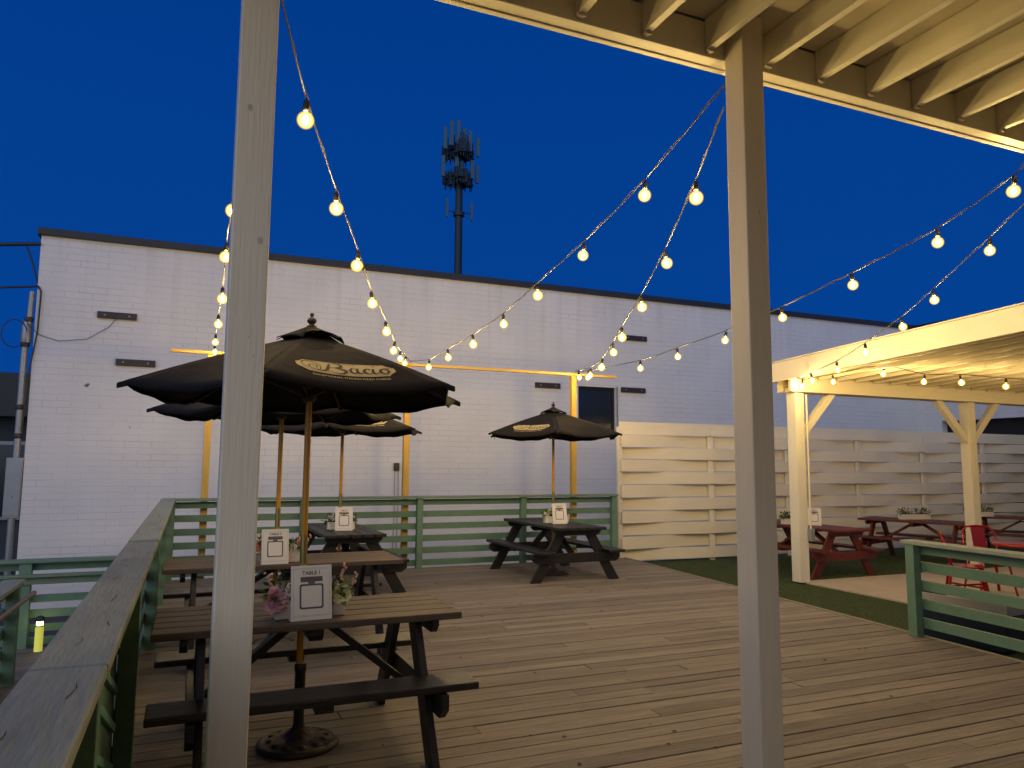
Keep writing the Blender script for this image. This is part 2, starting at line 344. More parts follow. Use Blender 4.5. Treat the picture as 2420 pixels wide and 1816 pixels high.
# concrete patio
mb = MB(); mb.box(8.18, 11.4, 5.9, 8.47, -.16, -.095, a=0); mb.box(11.41, 14.6, 5.9, 8.47, -.16, -.096, a=-.03); mb.box(14.61, 17.5, 5.9, 8.47, -.16, -.095, a=.02)
mb.box(8.18, 11.4, 2.8, 5.89, -.16, -.095, a=.03); mb.box(11.41, 14.6, 2.8, 5.89, -.16, -.096, a=0); mb.box(14.61, 17.5, 2.8, 5.89, -.16, -.095, a=-.02)
tag(mb.build('patio', 'concrete', bevel=.006), kind='structure')

# ------------------------------------------------------------------ white brick building
WY = 13.8; ZP = 5.30; XL = -2.39; XR = 17.6
bld = thing('brick_building', 'large windowless white painted brick building with black roof edging behind the green deck railing', 'building', (7, WY, -.75))
mb = MB()
# front wall with a recess for the dark window
wx0, wx1, wz0, wz1 = 7.42, 8.34, 2.18, 3.20
mb.box(XL, wx0, WY, WY + .3, -.75, ZP - .12); mb.box(wx1, XR + .3, WY, WY + .3, -.75, ZP - .12)
mb.box(wx0, wx1, WY, WY + .3, -.75, wz0); mb.box(wx0, wx1, WY, WY + .3, wz1, ZP - .12)
mb.box(XL, XL + .3, WY + .3, 30, -.75, ZP - .12)
mb.build('wall', 'brick', bld, world=True)
mb = MB()
oy0, oy1, oz1 = 10.2, 13.2, 2.72
mb.box(XR, XR + .3, -4, oy0, -.75, ZP - .12); mb.box(XR, XR + .3, oy1, WY, -.75, ZP - .12); mb.box(XR, XR + .3, oy0, oy1, oz1, ZP - .12)
mb.build('wing_wall', 'brick', bld, world=True)
mb = MB(); mb.box(XR + .2, XR + .26, oy0, oy1, -.75, oz1); mb.build('wing_shutter', 'dark', bld, world=True)  # near-black panel closing the opening in the wing wall
mb = MB(); mb.box(XL - .05, XR - .05, WY - .06, WY + .34, ZP - .12, ZP); mb.box(XR - .05, XR + .36, -4, WY + .34, ZP - .12, ZP)
mb.box(XL - .05, XL + .34, WY + .34, 30, ZP - .12, ZP); mb.build('parapet_cap', 'cap', bld, world=True, bevel=.008)
mb = MB(); mb.box(XL + .3, XR + .35, WY + .3, 30, ZP - .5, ZP - .4); mb.build('roof', 'cap', bld, world=True)
mb = MB(); f = .05
mb.box(wx0, wx0 + f, WY + .08, WY + .16, wz0, wz1); mb.box(wx1 - f, wx1, WY + .08, WY + .16, wz0, wz1); mb.box(wx0 + f, wx1 - f, WY + .08, WY + .16, wz1 - f, wz1); mb.box(wx0 + f, wx1 - f, WY + .08, WY + .16, wz0 + .27, wz0 + .27 + f)
win = mb.build('window', 'dark', bld, world=True)
mb = MB(); mb.box(wx0 + f, wx1 - f, WY + .11, WY + .13, wz0, wz1 - f); mb.build('pane', 'glassdark', win, world=False)
win.children[0].location = (0, 0, 0)
_p = win.children[0]; _p.location = (-7, -WY, .75)
mb = MB(); mb.box(wx1 + .005, wx1 + .03, WY - .02, WY - .001, 1.4, wz1 + .02); mb.build('downpipe', 'grey', bld, world=True)
for (x0, x1, z) in ((-1.52, -.94, 3.95), (-1.21, -.62, 3.18), (.05, .62, 2.40), (6.41, 6.98, 3.17), (8.45, 9.06, 3.165), (8.52, 9.11, 4.31)):
    b = MB().box(x0, x1, WY - .05, WY - .002, z - .055, z + .055).build('wall_bracket', 'darkmetal', bld, world=True, bevel=.006)
    for xx in (x0 + .11, x1 - .11):
        bb = MB().box(xx - .012, xx + .012, WY - .06, WY - .051, z - .012, z + .012).build('bolt', 'grey', b); bb.location = -Vector(bld.location)
# service mast, cabinet, cables
sm = thing('service_mast', 'grey electric conduit mast clamped to the left corner of the white building', 'conduit', (XL - .08, WY + .05, -.7))
mb = MB(); mb.tube([(XL - .12, WY + .05, -.7), (XL - .12, WY + .05, 3.35)], .05, 10); mb.tube([(XL - .12, WY + .05, 3.3), (XL - .09, WY + .03, 3.55), (XL - .07, WY + .02, 4.25)], .042, 10)
mb.build('pipe', 'grey', sm, world=True)
mb = MB()
for z in (.95, 1.9, 2.35, 3.35, 3.75): MB().lathe([(.058, 0), (.066, .02), (.066, .06), (.058, .08)], 12, (XL - .12 + (.03 if z > 3.5 else 0), WY + .05 - (.015 if z > 3.5 else 0), z)).build('clamp', 'darkmetal', sm, world=True)
mb = MB()
mb.lathe([(.075, 0), (.082, .05), (.075, .30), (.05, .36)], 12, (XL - .11, WY + .045, 3.42)); mb.build('weatherhead', 'grey', sm, world=True)
cb = thing('meter_cabinet', 'pale grey metal meter cabinet below the conduit mast at the building corner', 'cabinet', (XL - .2, WY + .1, .6))
MB().box(XL - .24, XL - .01, WY + .0, WY + .3, .66, 1.60).build('body', 'grey', cb, world=True, bevel=.01)
MB().box(XL - .225, XL - .025, WY - .015, WY - .002, .70, 1.56).build('door', 'grey', cb, world=True, bevel=.004)
def sagline(p, q, s, n=14):
    p = Vector(p); q = Vector(q); return [p.lerp(q, i / n) - Vector((0, 0, 4 * s * (i / n) * (1 - i / n))) for i in range(n + 1)]
mb = MB(); mb.tube(sagline((-14, 17, 5.25), (XL, WY - .02, 5.03), .25), .03, 6); mb.tube(sagline((XL - .2, WY + .02, 4.98), (XL - .01, WY, 4.4), -.05), .015, 5)
tag(mb.build('utility_cable', 'cable'), 'thick black utility cable reaching the top corner of the white building', 'cable', 'cables at the building corner')
mb = MB(); mb.tube(sagline((-14, 17, 4.2), (XL + .02, WY - .04, 4.33), .2), .018, 5)
mb.tube([(XL + .02, WY - .04, 4.33), (XL + .06, WY - .04, 4.25), (XL + .05, WY - .04, 3.6), (XL - .03, WY - .04, 2.9), (XL - .06, WY - .04, 2.0)], .014, 5)
tag(mb.build('utility_cable', 'cable'), 'thin black cable running down beside the conduit mast', 'cable', 'cables at the building corner')
mb = MB(); c0 = Vector((XL - .26, WY - .03, 3.55)); mb.tube([c0 + Vector((.17 * math.cos(a), 0, .22 * math.sin(a))) for a in np.linspace(.2, 5.2, 22)], .008, 5)
mb.tube([(XL - .1, WY - .03, 3.72), (XL + .08, WY - .03, 3.55), (XL + .35, WY - .03, 3.47), (XL + .75, WY - .03, 3.53), (XL + 1.05, WY - .03, 3.75), (XL + 1.15, WY - .03, 3.9)], .005, 5)
tag(mb.build('utility_cable', 'cable'), 'looped cable end hanging from the conduit mast and across the wall', 'cable', 'cables at the building corner')
ob = thing('outlet_box', 'small black outlet box with two leads on the white wall behind a yellow post', 'outlet box', (3.55, WY - .02, 1.5))
MB().box(3.50, 3.60, WY - .07, WY - .005, 1.42, 1.56).build('box', 'darkmetal', ob, world=True, bevel=.008)
mb = MB()
for xx in (3.515, 3.585): mb.tube([(xx, WY - .03, 1.42), (xx + .01, WY - .03, .8), (xx - .01, WY - .03, -.3)], .007, 5)
mb.build('lead', 'grey', ob, world=True)

# dark building far left
fb = thing('far_building', 'dark low building with flat roof seen past the left corner of the white building', 'building', (-8, 21, -.75))
MB().box(-16, -2.2, 20.6, 28, -.75, 2.55).build('wall', 'bluewall', fb, world=True)
MB().box(-16, -2.2, 20.0, 28, 2.55, 3.55).build('roof_fascia', 'cap', fb, world=True, bevel=.01)
w_ = MB().box(-4.6, -3.5, 20.50, 20.59, .2, 2.0).build('window', 'grey', fb, world=True)
p_ = MB().box(-4.52, -3.58, 20.47, 20.495, .28, 1.92).build('pane', 'glassdark', w_); p_.location = (8, -21, .75)

# ------------------------------------------------------------------ cell tower
ct = thing('cell_tower', 'tall cell phone tower with two rings of antennas rising behind the white building', 'cell tower', (20.5, 60, -.75))
MB().tube([(0, 0, 0), (0, 0, 15), (0, 0, 30.2)], [.44, .36, .30], 14).build('pole', 'towermetal', ct)
def platform(z, r, hgt, panels, seed):
    rr = random.Random(seed); b = MB()
    P = [Vector((r * math.cos(R(a)), r * math.sin(R(a)), z)) for a in (20, 140, 260)]
    for i in range(3):
        b.bar(P[i], P[(i + 1) % 3], .16, .16); b.bar(P[i] + Vector((0, 0, .55)), P[(i + 1) % 3] + Vector((0, 0, .55)), .09, .09); b.bar((0, 0, z), P[i], .22, .22); b.bar((0, 0, z - .9), P[i] * .8 + Vector((0, 0, z * .2)), .1, .1)
        for k in range(6):
            q = P[i].lerp(P[(i + 1) % 3], (k + .5) / 6)
            b.tube([q - Vector((0, 0, .6)), q + Vector((0, 0, hgt * .8))], .05, 6)
            if rr.random() < .9: b.box(q.x - .2, q.x + .2, q.y - .15, q.y + .15, z + rr.uniform(-.5, .3), z + rr.uniform(.5, 1.0))
            if rr.random() < .5: b.box(q.x * .7 - .2, q.x * .7 + .2, q.y * .7 - .15, q.y * .7 + .15, z - .3, z + rr.uniform(.3, .8))
    b.build('platform', 'towermetal', ct)
    for (a, rad, dz, h2) in panels:
        q = Vector((rad * math.cos(R(a)), rad * math.sin(R(a)), z + dz))
        c = MB(); c.box(q.x - .16, q.x + .16, q.y - .10, q.y + .10, q.z, q.z + h2); c.build('antenna', 'antenna', ct, bevel=.03)
platform(29.35, 1.6, 1.9, [(200, 1.6, .1, 2.0), (222, 1.45, .3, 2.2), (245, 1.1, .5, 2.2), (290, .6, .2, 2.1), (318, 1.0, .2, 1.9), (350, 1.6, .0, 1.75), (30, 1.2, .4, 1.6), (120, .9, .4, 1.7)], 5)
platform(26.95, 1.5, 1.3, [(190, 1.6, .1, 1.9), (235, .8, .4, 1.5), (285, .3, .1, 1.7), (320, 1.2, .1, 1.7), (352, 1.6, .0, 1.6)], 9)
for sx in (-1.15, 1.1):
    c = MB(); c.box(sx - .1, sx + .1, -.3, -.12, 23.5, 25.15); c.build('antenna', 'antenna', ct, bevel=.02)
mb = MB(); mb.bar((-1.15, -.2, 24.1), (1.1, -.2, 24.1), .07, .07); mb.lathe([(.5, 0), (.5, .35)], 12, (0, 0, 23.8)); mb.build('bracket', 'towermetal', ct)

# ------------------------------------------------------------------ railings
BZ = [(.93, 1.015), (.75, .84), (.57, .66), (.39, .48), (.21, .30), (.03, .12)]
rb = thing('back_railing', 'long green horizontal board railing across the back of the deck', 'railing', (3.2, 11.0, 0), group='green board railings')
xs = [-.2, 1.50, 3.20, 4.90, 6.56]
for x in xs: MB().box(x - .045, x + .045, 10.93, 11.02, 0, 1.03).build('post', 'green', rb, world=True, bevel=.004)
for (a, b) in BZ: MB().box(-.16, 6.6, 11.022, 11.055, a, b).build('rail_board', 'green', rb, world=True, bevel=.003)
MB().box(-.16, 6.62, 10.90, 11.08, 1.03, 1.066).build('cap_rail', 'capx', rb, world=True, bevel=.006)
rl = thing('left_railing', 'weathered green railing with wide cracked cap running along the left edge of the deck', 'railing', (-.25, 5, 0), group='green board railings')
for y in (.3, 2.45, 4.42, 7.1, 9.2, 10.97): MB().box(-.29, -.20, y - .045, y + .045, -.5, 1.02).build('post', 'green', rl, world=True, bevel=.004)
for (a, b) in BZ: MB().box(-.325, -.292, 4.4, 11.05, a, b).build('rail_board', 'green', rl, world=True, bevel=.003)
MB().box(-.32, -.295, .3, 4.40, .02, 1.01).build('infill_panel', 'green', rl, world=True, bevel=.003)
for (y0, z0, y1, z1) in ((3.45, .89, 4.3, .64), (3.0, .90, 4.3, .42), (2.6, .92, 4.3, .24), (2.55, .75, 4.3, .05)):  # thin teal strips in place of light stripes on the infill panel
    MB().bar((-.285, y0, z0), (-.285, y1, z1), .018, .035, up=(0, 0, 1)).build('batten', 'batten', rl, world=True)
for (y0, y1, dz, dx) in ((-.6, 2.13, 0, 0), (2.134, 5.22, .001, .002), (5.226, 11.08, .012, .006)):
    mb = MB(); mb.box(-.335 + dx, -.162 + dx, y0, y1, 1.02 + dz, 1.056 + dz, a=random.uniform(-.05, .05)); mb.build('cap_rail', 'capy', rl, world=True, bevel=.007)
# cracks in the cap: thin dark slots as separate slivers let into the wood
mb = MB()
for (x, y, l, dx) in ((-.26, 2.36, .10, .01), (-.20, 2.6, .12, -.012), (-.235, 3.05, .16, .008), (-.27, 3.6, .10, .01), (-.215, 1.85, .14, .01), (-.25, 4.0, .12, -.01), (-.29, 1.6, .09, .006), (-.23, 6.3, .3, .01)):
    z = 1.0575 + (.012 if y > 5.226 else .001 if y > 2.134 else 0)
    mb.add([(x - .0016, y, z), (x + .0016, y, z), (x + dx + .0012, y + l * .6, z), (x + dx * .3, y + l, z), (x + dx - .0012, y + l * .55, z)], [(0, 1, 2, 3, 4)])
mb.build('crack', 'dark', rl, world=True)
rr_ = thing('right_railing', 'short green board railing at the right edge of the deck with square end post', 'railing', (6.3, 5.0, 0), group='green board railings')
for y in (5.05, 3.3, 1.5): MB().box(edge_x(y) - .12, edge_x(y) - .03, y - .045, y + .045, 0, .83).build('post', 'green', rr_, world=True, bevel=.004)
for (a, b) in ((.745, .825), (.585, .675), (.415, .505), (.245, .335), (.075, .165)):
    MB().bar((edge_x(5.05) + 0.0, 5.05, (a + b) / 2), (edge_x(1.4), 1.4, (a + b) / 2), .033, b - a).build('rail_board', 'green', rr_, world=True, bevel=.003)
MB().bar((edge_x(5.14) - .045, 5.14, .85), (edge_x(1.4) - .045, 1.4, .85), .165, .036).build('cap_rail', 'capy', rr_, world=True, bevel=.006)
rp = thing('ramp_railing', 'low green railing along the far side of the lower ramp', 'railing', (-2, 9.95, -.5), group='green board railings')
for x in (-5.2, -3.4, -1.62, -.45): MB().box(x - .06, x + .06, 9.86, 9.95, -.75, .42).build('post', 'green', rp, world=True, bevel=.004)
for (a, b) in ((.33, .41), (-.02, .06), (-.19, -.10), (-.34, -.26), (-.48, -.40)): MB().box(-6, -.37, 9.952, 9.985, a, b).build('rail_board', 'green', rp, world=True, bevel=.003)
MB().box(-6, -.34, 9.84, 10.02, .42, .455).build('cap_rail', 'capx', rp, world=True, bevel=.005)
mb = MB(); mb.box(-6, -.37, 9.78, 9.855, .27, .305); mb.box(-6, -.37, 9.835, 9.858, .19, .27); mb.build('handrail', 'capx', rp, world=True, bevel=.006)
ri = thing('ramp_inner_railing', 'green railing with round wooden handrail at the far left beside the lower ramp', 'railing', (-1.45, 8, -.5), group='green board railings')
for y in (8.35, 6.3): MB().box(-1.50, -1.40, y - .05, y + .05, -.5, .40).build('post', 'green', ri, world=True, bevel=.004)
for (a, b) in ((.28, .37), (.10, .19), (-.08, .01), (-.27, -.18), (-.45, -.36)): MB().box(-1.54, -1.505, 4.4, 8.4, a, b).build('rail_board', 'green', ri, world=True, bevel=.003)
MB().box(-1.56, -1.38, 4.4, 8.45, .40, .44).build('cap_rail', 'capy', ri, world=True, bevel=.006)
mb = MB(); mb.tube([(-1.31, 8.5, .30), (-1.31, 4.4, .36)], .022, 10); mb.build('handrail', 'ramp', ri, world=True)

# bollard light
bo = thing('bollard_light', 'small glowing yellow bollard light at the end of the lower ramp', 'bollard light', (-1.42, 9.7, -.5))
MB().lathe([(.041, 0), (.041, .27)], 16).build('column', 'bollard', bo)
MB().lathe([(.032, 0), (.032, .045)], 16, (0, 0, .272)).build('lamp', 'bollardlamp', bo)
MB().lathe([(.046, 0), (.048, .02), (.038, .045), (.015, .055)], 16, (0, 0, .318)).build('cap', 'cap', bo)
MB().lathe([(.045, 0), (.045, .012)], 16, (0, 0, .262)).build('ring', 'cap', bo)

# ------------------------------------------------------------------ woven fence
wf = thing('woven_fence', 'tall white basket weave board fence between the deck and the brick building', 'fence', (12, 11.1, -.2))
fp = [6.76, 8.68, 10.48, 12.30, 14.15, 16.03, 17.55]
edges = [2.30, 2.075, 1.86, 1.65, 1.44, 1.22, .995, .774, .566, .35, .13, -.075]
mb = MB()
for r in range(11):
    z1, z0 = edges[r], edges[r + 1]; sg = 1 if r % 2 == 0 else -1
    for k in range(len(fp) - 1):
        # board passes in front (-y) of one post and behind the next
        s0 = sg * (1 if k % 2 else -1); N = 14; amp = .066 * random.uniform(.8, 1.15) if r else .025
        vs = []
        for i in range(N + 1):
            u = i / N; x = fp[k] + (fp[k + 1] - fp[k]) * u
            yy = 11.10 - (math.cos(math.pi * u)) * amp * s0 + (-.03 if r == 0 else 0)
            j1 = .001 * math.sin(x * 3 + r); j0 = .002 * math.sin(x * 2.3 + r * 2)
            for (dy, zz) in ((-.009, z0 + .005 + j0), (-.009, z1 - .005 + j1), (.009, z1 - .005 + j1), (.009, z0 + .005 + j0)): vs.append((x, yy + dy, zz))
        fs = [(4 * i + a, 4 * i + (a + 1) % 4, 4 * i + 4 + (a + 1) % 4, 4 * i + 4 + a) for i in range(N) for a in range(4)]
        fs += [(3, 2, 1, 0), (4 * N, 4 * N + 1, 4 * N + 2, 4 * N + 3)]
        mb.add(vs, fs, a=random.uniform(-.04, .04))
mb.build('woven_board', 'whitex', wf, world=True)
for x in fp: MB().box(x - .045, x + .045, 11.075, 11.125, -.22, 2.20).build('post', 'white', wf, world=True, bevel=.004)

# ------------------------------------------------------------------ timber frame holding the strings
tf = thing('timber_light_frame', 'yellow timber frame of three posts and a long top rail behind the green railing', 'light frame', (3, 11.2, -.7))
for x in (.20, 3.03, 5.92):
    MB().box(x - .045, x + .045, 11.155, 11.245, -.75, 3.05).build('post', 'pine', tf, world=True, bevel=.004)
mb = MB(); mb.box(-.32, 3.02, 11.13, 11.20, 3.052, 3.095); mb.box(3.024, 6.74, 11.13, 11.20, 3.052, 3.095); mb.build('top_rail', 'pinex', tf, world=True, bevel=.003)

# ------------------------------------------------------------------ porch roof overhead
pr = thing('porch_roof', 'white timber porch roof with exposed rafters and two square posts over the camera side', 'porch', (1.4, 2.9, 0))
HX0, HX1 = -0.45, 8.6
MB().box(HX0, HX1, 2.955, 3.03, 3.645, 3.835).build('header', 'white', pr, world=True, bevel=.004)
mb = MB(); mb.box(HX0, HX1, 3.033, 3.055, 3.640, 3.90); mb.box(HX0, HX1, 3.058, 3.085, 3.652, 3.93); mb.build('fascia', 'white', pr, world=True, bevel=.003)
for x in [-.26, .11, .48, .85, 1.23, 1.60, 1.97, 2.35, 2.73, 3.10, 3.48, 3.85, 4.23, 4.61, 4.99, 5.37, 5.75, 6.13]:
    MB().box(x - .02, x + .02, -3.0, 2.953, 3.675, 3.838).build('rafter', 'white', pr, world=True, bevel=.003)
    mb = MB(); pts = [(x - .045 + .045 * (1 - math.cos(t)), 3.70 - .035 * math.sin(t)) for t in np.linspace(0, math.pi, 9)]
    pts = [(x + .026 * math.cos(t), 3.672 - .014 * math.sin(t)) for t in np.linspace(0, math.pi, 9)]
    mb.prism(pts, 'y', 2.925, 2.953); mb.build('hanger', 'ceil', pr, world=True)
mb = MB(); x = HX0
while x < HX1: mb.box(x + .002, min(x + 1.22, HX1) - .002, -3.0, 2.95, 3.842, 3.86, a=random.uniform(-.03, .03)); x += 1.22
mb.build('ceiling_board', 'ceil', pr, world=True)
MB().box(HX0, HX1 , -3.05, 3.09, 3.935, 3.96).build('roof_deck', 'cap', pr, world=True)
for x0 in (.096, 2.452):
    MB().box(x0, x0 + .132, 2.815, 2.952, 0, 3.84).build('post', 'post', pr, world=True, bevel=.006)
mb = MB()
for (x, z, r) in ((.140, 2.86, .013), (.195, 2.36, .014), (.19, 1.93, .004), (2.53, 2.8, .008), (.17, 2.0, .003)):
    mb.add([(x + r * .7 * math.cos(t), 2.8135, z + r * math.sin(t)) for t in np.linspace(0, 2 * math.pi, 12)[:-1]], [tuple(range(11))[::-1]])
knot_m = mat_plain('knot', (.54, .49, .39), .5, var=.3, scale=60)
mb.build('knot', knot_m, pr, world=True)

# added tan wall behind the camera, unseen, to block and bounce light
M['housewall'] = mat_plain('house_siding', (.58, .49, .36), .7, var=.05)
hs = thing('house', 'tan house wall behind the porch on the camera side', 'house', (4, -3.1, -.7))
mb = MB(); z = -.75
while z < 4.6: mb.box(-.5, 12.5, -3.16 - .01 * 0, -3.06, z, z + .148, a=random.uniform(-.02, .02)); z += .15
mb.build('wall', 'housewall', hs, world=True); MB().box(-.5, 12.5, -9, -3.17, -.75, 4.6).build('body', 'housewall', hs, world=True)
# ------------------------------------------------------------------ pavilion
pv = thing('pavilion', 'white open pavilion with braced posts and ribbed roof over the patio', 'pavilion', (12, 6, -.1))
PX = (8.16, 11.88, 15.6)
for x in PX: MB().box(x - .085, x + .085, 8.36, 8.53, -.1, 2.63).build('post', 'white', pv, world=True, bevel=.005)
for x in PX: MB().box(x - .085, x + .085, 3.6, 3.77, -.1, 2.9).build('post', 'white', pv, world=True, bevel=.005)
mb = MB(); mb.box(7.95, 17.2, 8.30, 8.355, 2.632, 2.86); mb.box(7.95, 17.2, 8.535, 8.58, 2.632, 2.86); mb.box(8.05, 17.2, 8.357, 8.533, 2.633, 2.70); mb.build('beam', 'whitex', pv, world=True, bevel=.004)
MB().box(7.95, 17.2, 3.66, 3.76, 2.905, 3.08).build('beam', 'whitex', pv, world=True, bevel=.004)
def brace(x0, z0, x1, z1):
    MB().bar((x0, 8.445, z0), (x1, 8.445, z1), .09, .11, up=(0, 0, 1)).build('brace', 'white', pv, world=True, bevel=.004)
brace(8.22, 1.98, 8.88, 2.66); brace(11.82, 1.98, 11.14, 2.66); brace(11.94, 1.98, 12.62, 2.66); brace(15.54, 1.98, 14.86, 2.66)
def rz_(y): return 2.86 + (8.6 - y) * .048     # underside of the roof sheet, rising toward the camera
mb = MB(); N = 60; x0 = 7.80; x1 = 17.3; ribs = []
x = x0; prof = []
while x < x1: prof += [(x, .06), (x + .19, .06), (x + .215, 0), (x + .275, 0), (x + .30, .06)]; x += .32
vs = []; k = len(prof)
for yy in (8.72, 3.4):
    for (a, b) in prof: vs.append((a, yy, rz_(yy) + b + .002))
mb.add(vs, [(i, i + 1, k + i + 1, k + i) for i in range(k - 1)])
mb.build('roof_sheet', 'whitex', pv, world=True, solid=-.006)
mb = MB()
for y in (7.2, 6.0, 4.8): mb.bar((7.84, y, rz_(y) + .06), (17.3, y, rz_(y) + .06), .05, .05)
mb.build('purlin', 'white', pv, world=True)
x = 8.12
while x < 17.0:
    MB().bar((x, 8.28, rz_(8.28) - .032), (x, 3.8, rz_(3.8) - .032), .05, .058).build('rafter', 'whitex', pv, world=True); x += .37
def board_y(xa, xb, ya, yb, lo, hi, nm, mat='whitex'):
    vs = []
    for y in (ya, yb):
        z = rz_(y)
        vs += [(xa, y, z + lo), (xb, y, z + lo), (xb, y, z + hi), (xa, y, z + hi)]
    MB().add(vs, [(0, 1, 2, 3), (7, 6, 5, 4), (0, 4, 5, 1), (1, 5, 6, 2), (2, 6, 7, 3), (3, 7, 4, 0)]).build(nm, mat, pv, world=True, bevel=.004)
board_y(7.75, 7.795, 8.74, 3.35, -.10, .17, 'fascia')
board_y(7.73, 7.83, 8.76, 3.33, .173, .19, 'drip_edge', 'white')
MB().box(7.80, 17.3, 8.724, 8.76, 2.80, 3.0).build('fascia', 'whitex', pv, world=True, bevel=.003)
mb = MB(); mb.tube([(8.262, 8.33, .62), (8.262, 8.33, 2.60)], .014, 8); mb.build('conduit', 'whitex', pv, world=True)
MB().box(8.225, 8.30, 8.29, 8.357, .48, .66).build('switch_box', 'grey', pv, world=True, bevel=.006)

# ================================================================== FURNITURE
def make_table(L, top_mat, leg_mat, label, group):
    t = thing('picnic_table', label, 'picnic table', (0, 0, 0), 0, group)
    h = L / 2; lx = h - .19
    mb = MB(); wd = .134
    for i in range(5):
        y0 = -.355 + i * (wd + .010); mb.box(-h, h, y0, y0 + wd, .687, .725, a=random.uniform(-.15, .15))
    mb.build('tabletop', top_mat, t, bevel=.006)
    for s in (-1, 1):
        MB().box(-h, h, s * .52 - .12, s * .52 + .12, .382, .42, a=random.uniform(-.1, .1)).build('bench', top_mat if top_mat != 'brown_top' else 'bench_' , t, bevel=.008)
        # bench support and legs of one end frame
        x = s * lx
        pts = [(-.66, .376), (-.66, .30), (-.60, .25), (.60, .25), (.66, .30), (.66, .376)]
        MB().prism(pts, 'x', x - .019, x + .019).build('bench_support', leg_mat, t, bevel=.003)
        pts = [(-.34, .683), (-.34, .655), (-.30, .615), (.30, .615), (.34, .655), (.34, .683)]
        MB().prism(pts, 'x', x + s * .042 - .0 - .019, x + s * .042 + .019).build('top_cleat', leg_mat, t, bevel=.003)
        for q in (-1, 1):
            pts = [(q * .115, .683), (q * .265, .683), (q * .67, 0), (q * .515, 0)]
            if q < 0: pts = pts[::-1]
            MB().prism(pts, 'x', x - s * .041 - .019, x - s * .041 + .019).build('leg', leg_mat, t, bevel=.003)
        MB().bar((x - s * .06, 0, .30), (s * .09, 0, .655), .085, .038, up=(0, 0, 1)).build('brace', leg_mat, t, bevel=.003)
    pts = [(-.32, .683), (-.32, .65), (-.28, .615), (.28, .615), (.32, .65), (.32, .683)]
    MB().prism(pts, 'x', -.035, .035).build('top_cleat', leg_mat, t, bevel=.003)
    for s in (-1, 1): MB().box(-.045, .045, s * .52 - .10, s * .52 + .10, .345, .381).build('bench_cleat', leg_mat, t, bevel=.003)
    return t
M['bench_'] = mat_plain('worn_black_bench', (.014, .0125, .011), .38, var=.35, scale=4, stretch=(.5, 8, 8), bump=.6, bscale=14, dirt=(.06, .048, .033), dirt_amt=.35)
GT = 'black picnic tables on the deck'
T1 = make_table(1.58, 'brown_top', 'black', 'brown topped black picnic table nearest the camera beside the left railing', GT); T1.location = (.655, 4.42, 0)
T2 = make_table(1.90, 'brown_top', 'black', 'brown topped black picnic table directly behind the nearest table', GT); T2.location = (.79, 6.78, 0)
T4 = make_table(1.90, 'black', 'black', 'all black picnic table standing alone near the white woven fence', GT); T4.location = (4.82, 9.78, 0); T4.rotation_euler.z = R(90)
T3 = dup(T4, (1.80, 9.74, 0), R(91), 'all black picnic table by the back railing behind the two brown topped tables', GT)
GR = 'red picnic tables beside the woven fence'
RT = make_table(1.85, 'red', 'red', 'red picnic table just behind the corner post of the white pavilion', GR); RT.location = (9.25, 9.40, -.12); RT.rotation_euler.z = R(91)
dup(RT, (12.1, 9.65, -.12), R(-72), 'red picnic table against the fence between the first and second pavilion posts', GR)
dup(RT, (14.9, 9.5, -.12), R(-60), 'red picnic table beyond the second pavilion post at the right edge of the photo', GR)

# ------------------------------------------------------------------ umbrellas
RIM = 1.03; ZRIM = 1.99; ZPK = 2.34
def corner(k): a = R(60 * k); return math.cos(a), math.sin(a)
def rib_pt(k, t):
    """a rib of the canopy, gently bowed"""
    c, s = corner(k); r = RIM * t; z = ZPK + (ZRIM - ZPK) * (t ** .92) + .018 * math.sin(math.pi * t)
    return Vector((c * r, s * r, z))
def panel_pt(k, s, t):
    p = rib_pt(k, t).lerp(rib_pt(k + 1, t), s); q = 4 * s * (1 - s)
    p.z -= .055 * q * t * t
    sc = 1 - .035 * q * t * t
    return Vector((p.x * sc, p.y * sc, p.z))
def panel_n(k, s, t):
    a = panel_pt(k, s + .01, t) - panel_pt(k, s - .01, t); b = panel_pt(k, s, min(1, t + .01)) - panel_pt(k, s, t - .01)
    n = a.cross(b); n.normalize(); return n if n.z > 0 else -n
LW = RIM * 1.0   # panel width at the rim
def logo_map(k, x, y, lift):
    """x across (m, centre 0), y up the slope (m) from the rim edge"""
    slant = math.hypot(RIM * math.cos(R(30)), ZPK - ZRIM); t = 1 - y / slant
    s = .5 + x / (LW * t); p = panel_pt(k, s, t); return p + panel_n(k, s, t) * lift
def stroke(pts, ws, n=10):
    """variable width pen stroke through control points (Catmull-Rom): quads in 2D"""
    P = [Vector((a, b, 0)) for a, b in pts]; P = [P[0] * 2 - P[1]] + P + [P[-1] * 2 - P[-2]]; w = [ws[0]] + list(ws) + [ws[-1]]
    c = []; cw = []
    for i in range(1, len(P) - 2):
        for j in range(n):
            t = j / n; a, b, d, e = P[i - 1:i + 3]
            c.append(.5 * ((2 * b) + (d - a) * t + (2 * a - 5 * b + 4 * d - e) * t * t + (3 * b - a - 3 * d + e) * t ** 3)); cw.append(w[i] * (1 - t) + w[i + 1] * t)
    c.append(P[-2]); cw.append(w[-2]); v = []; f = []
    for i, q in enumerate(c):
        d = (c[min(i + 1, len(c) - 1)] - c[max(i - 1, 0)]); d.normalize(); nrm = Vector((-d.y, d.x, 0)); v += [q + nrm * cw[i] / 2, q - nrm * cw[i] / 2]
        if i: f.append((2 * i - 2, 2 * i - 1, 2 * i + 1, 2 * i))
    return [(a.x, a.y) for a in v], f
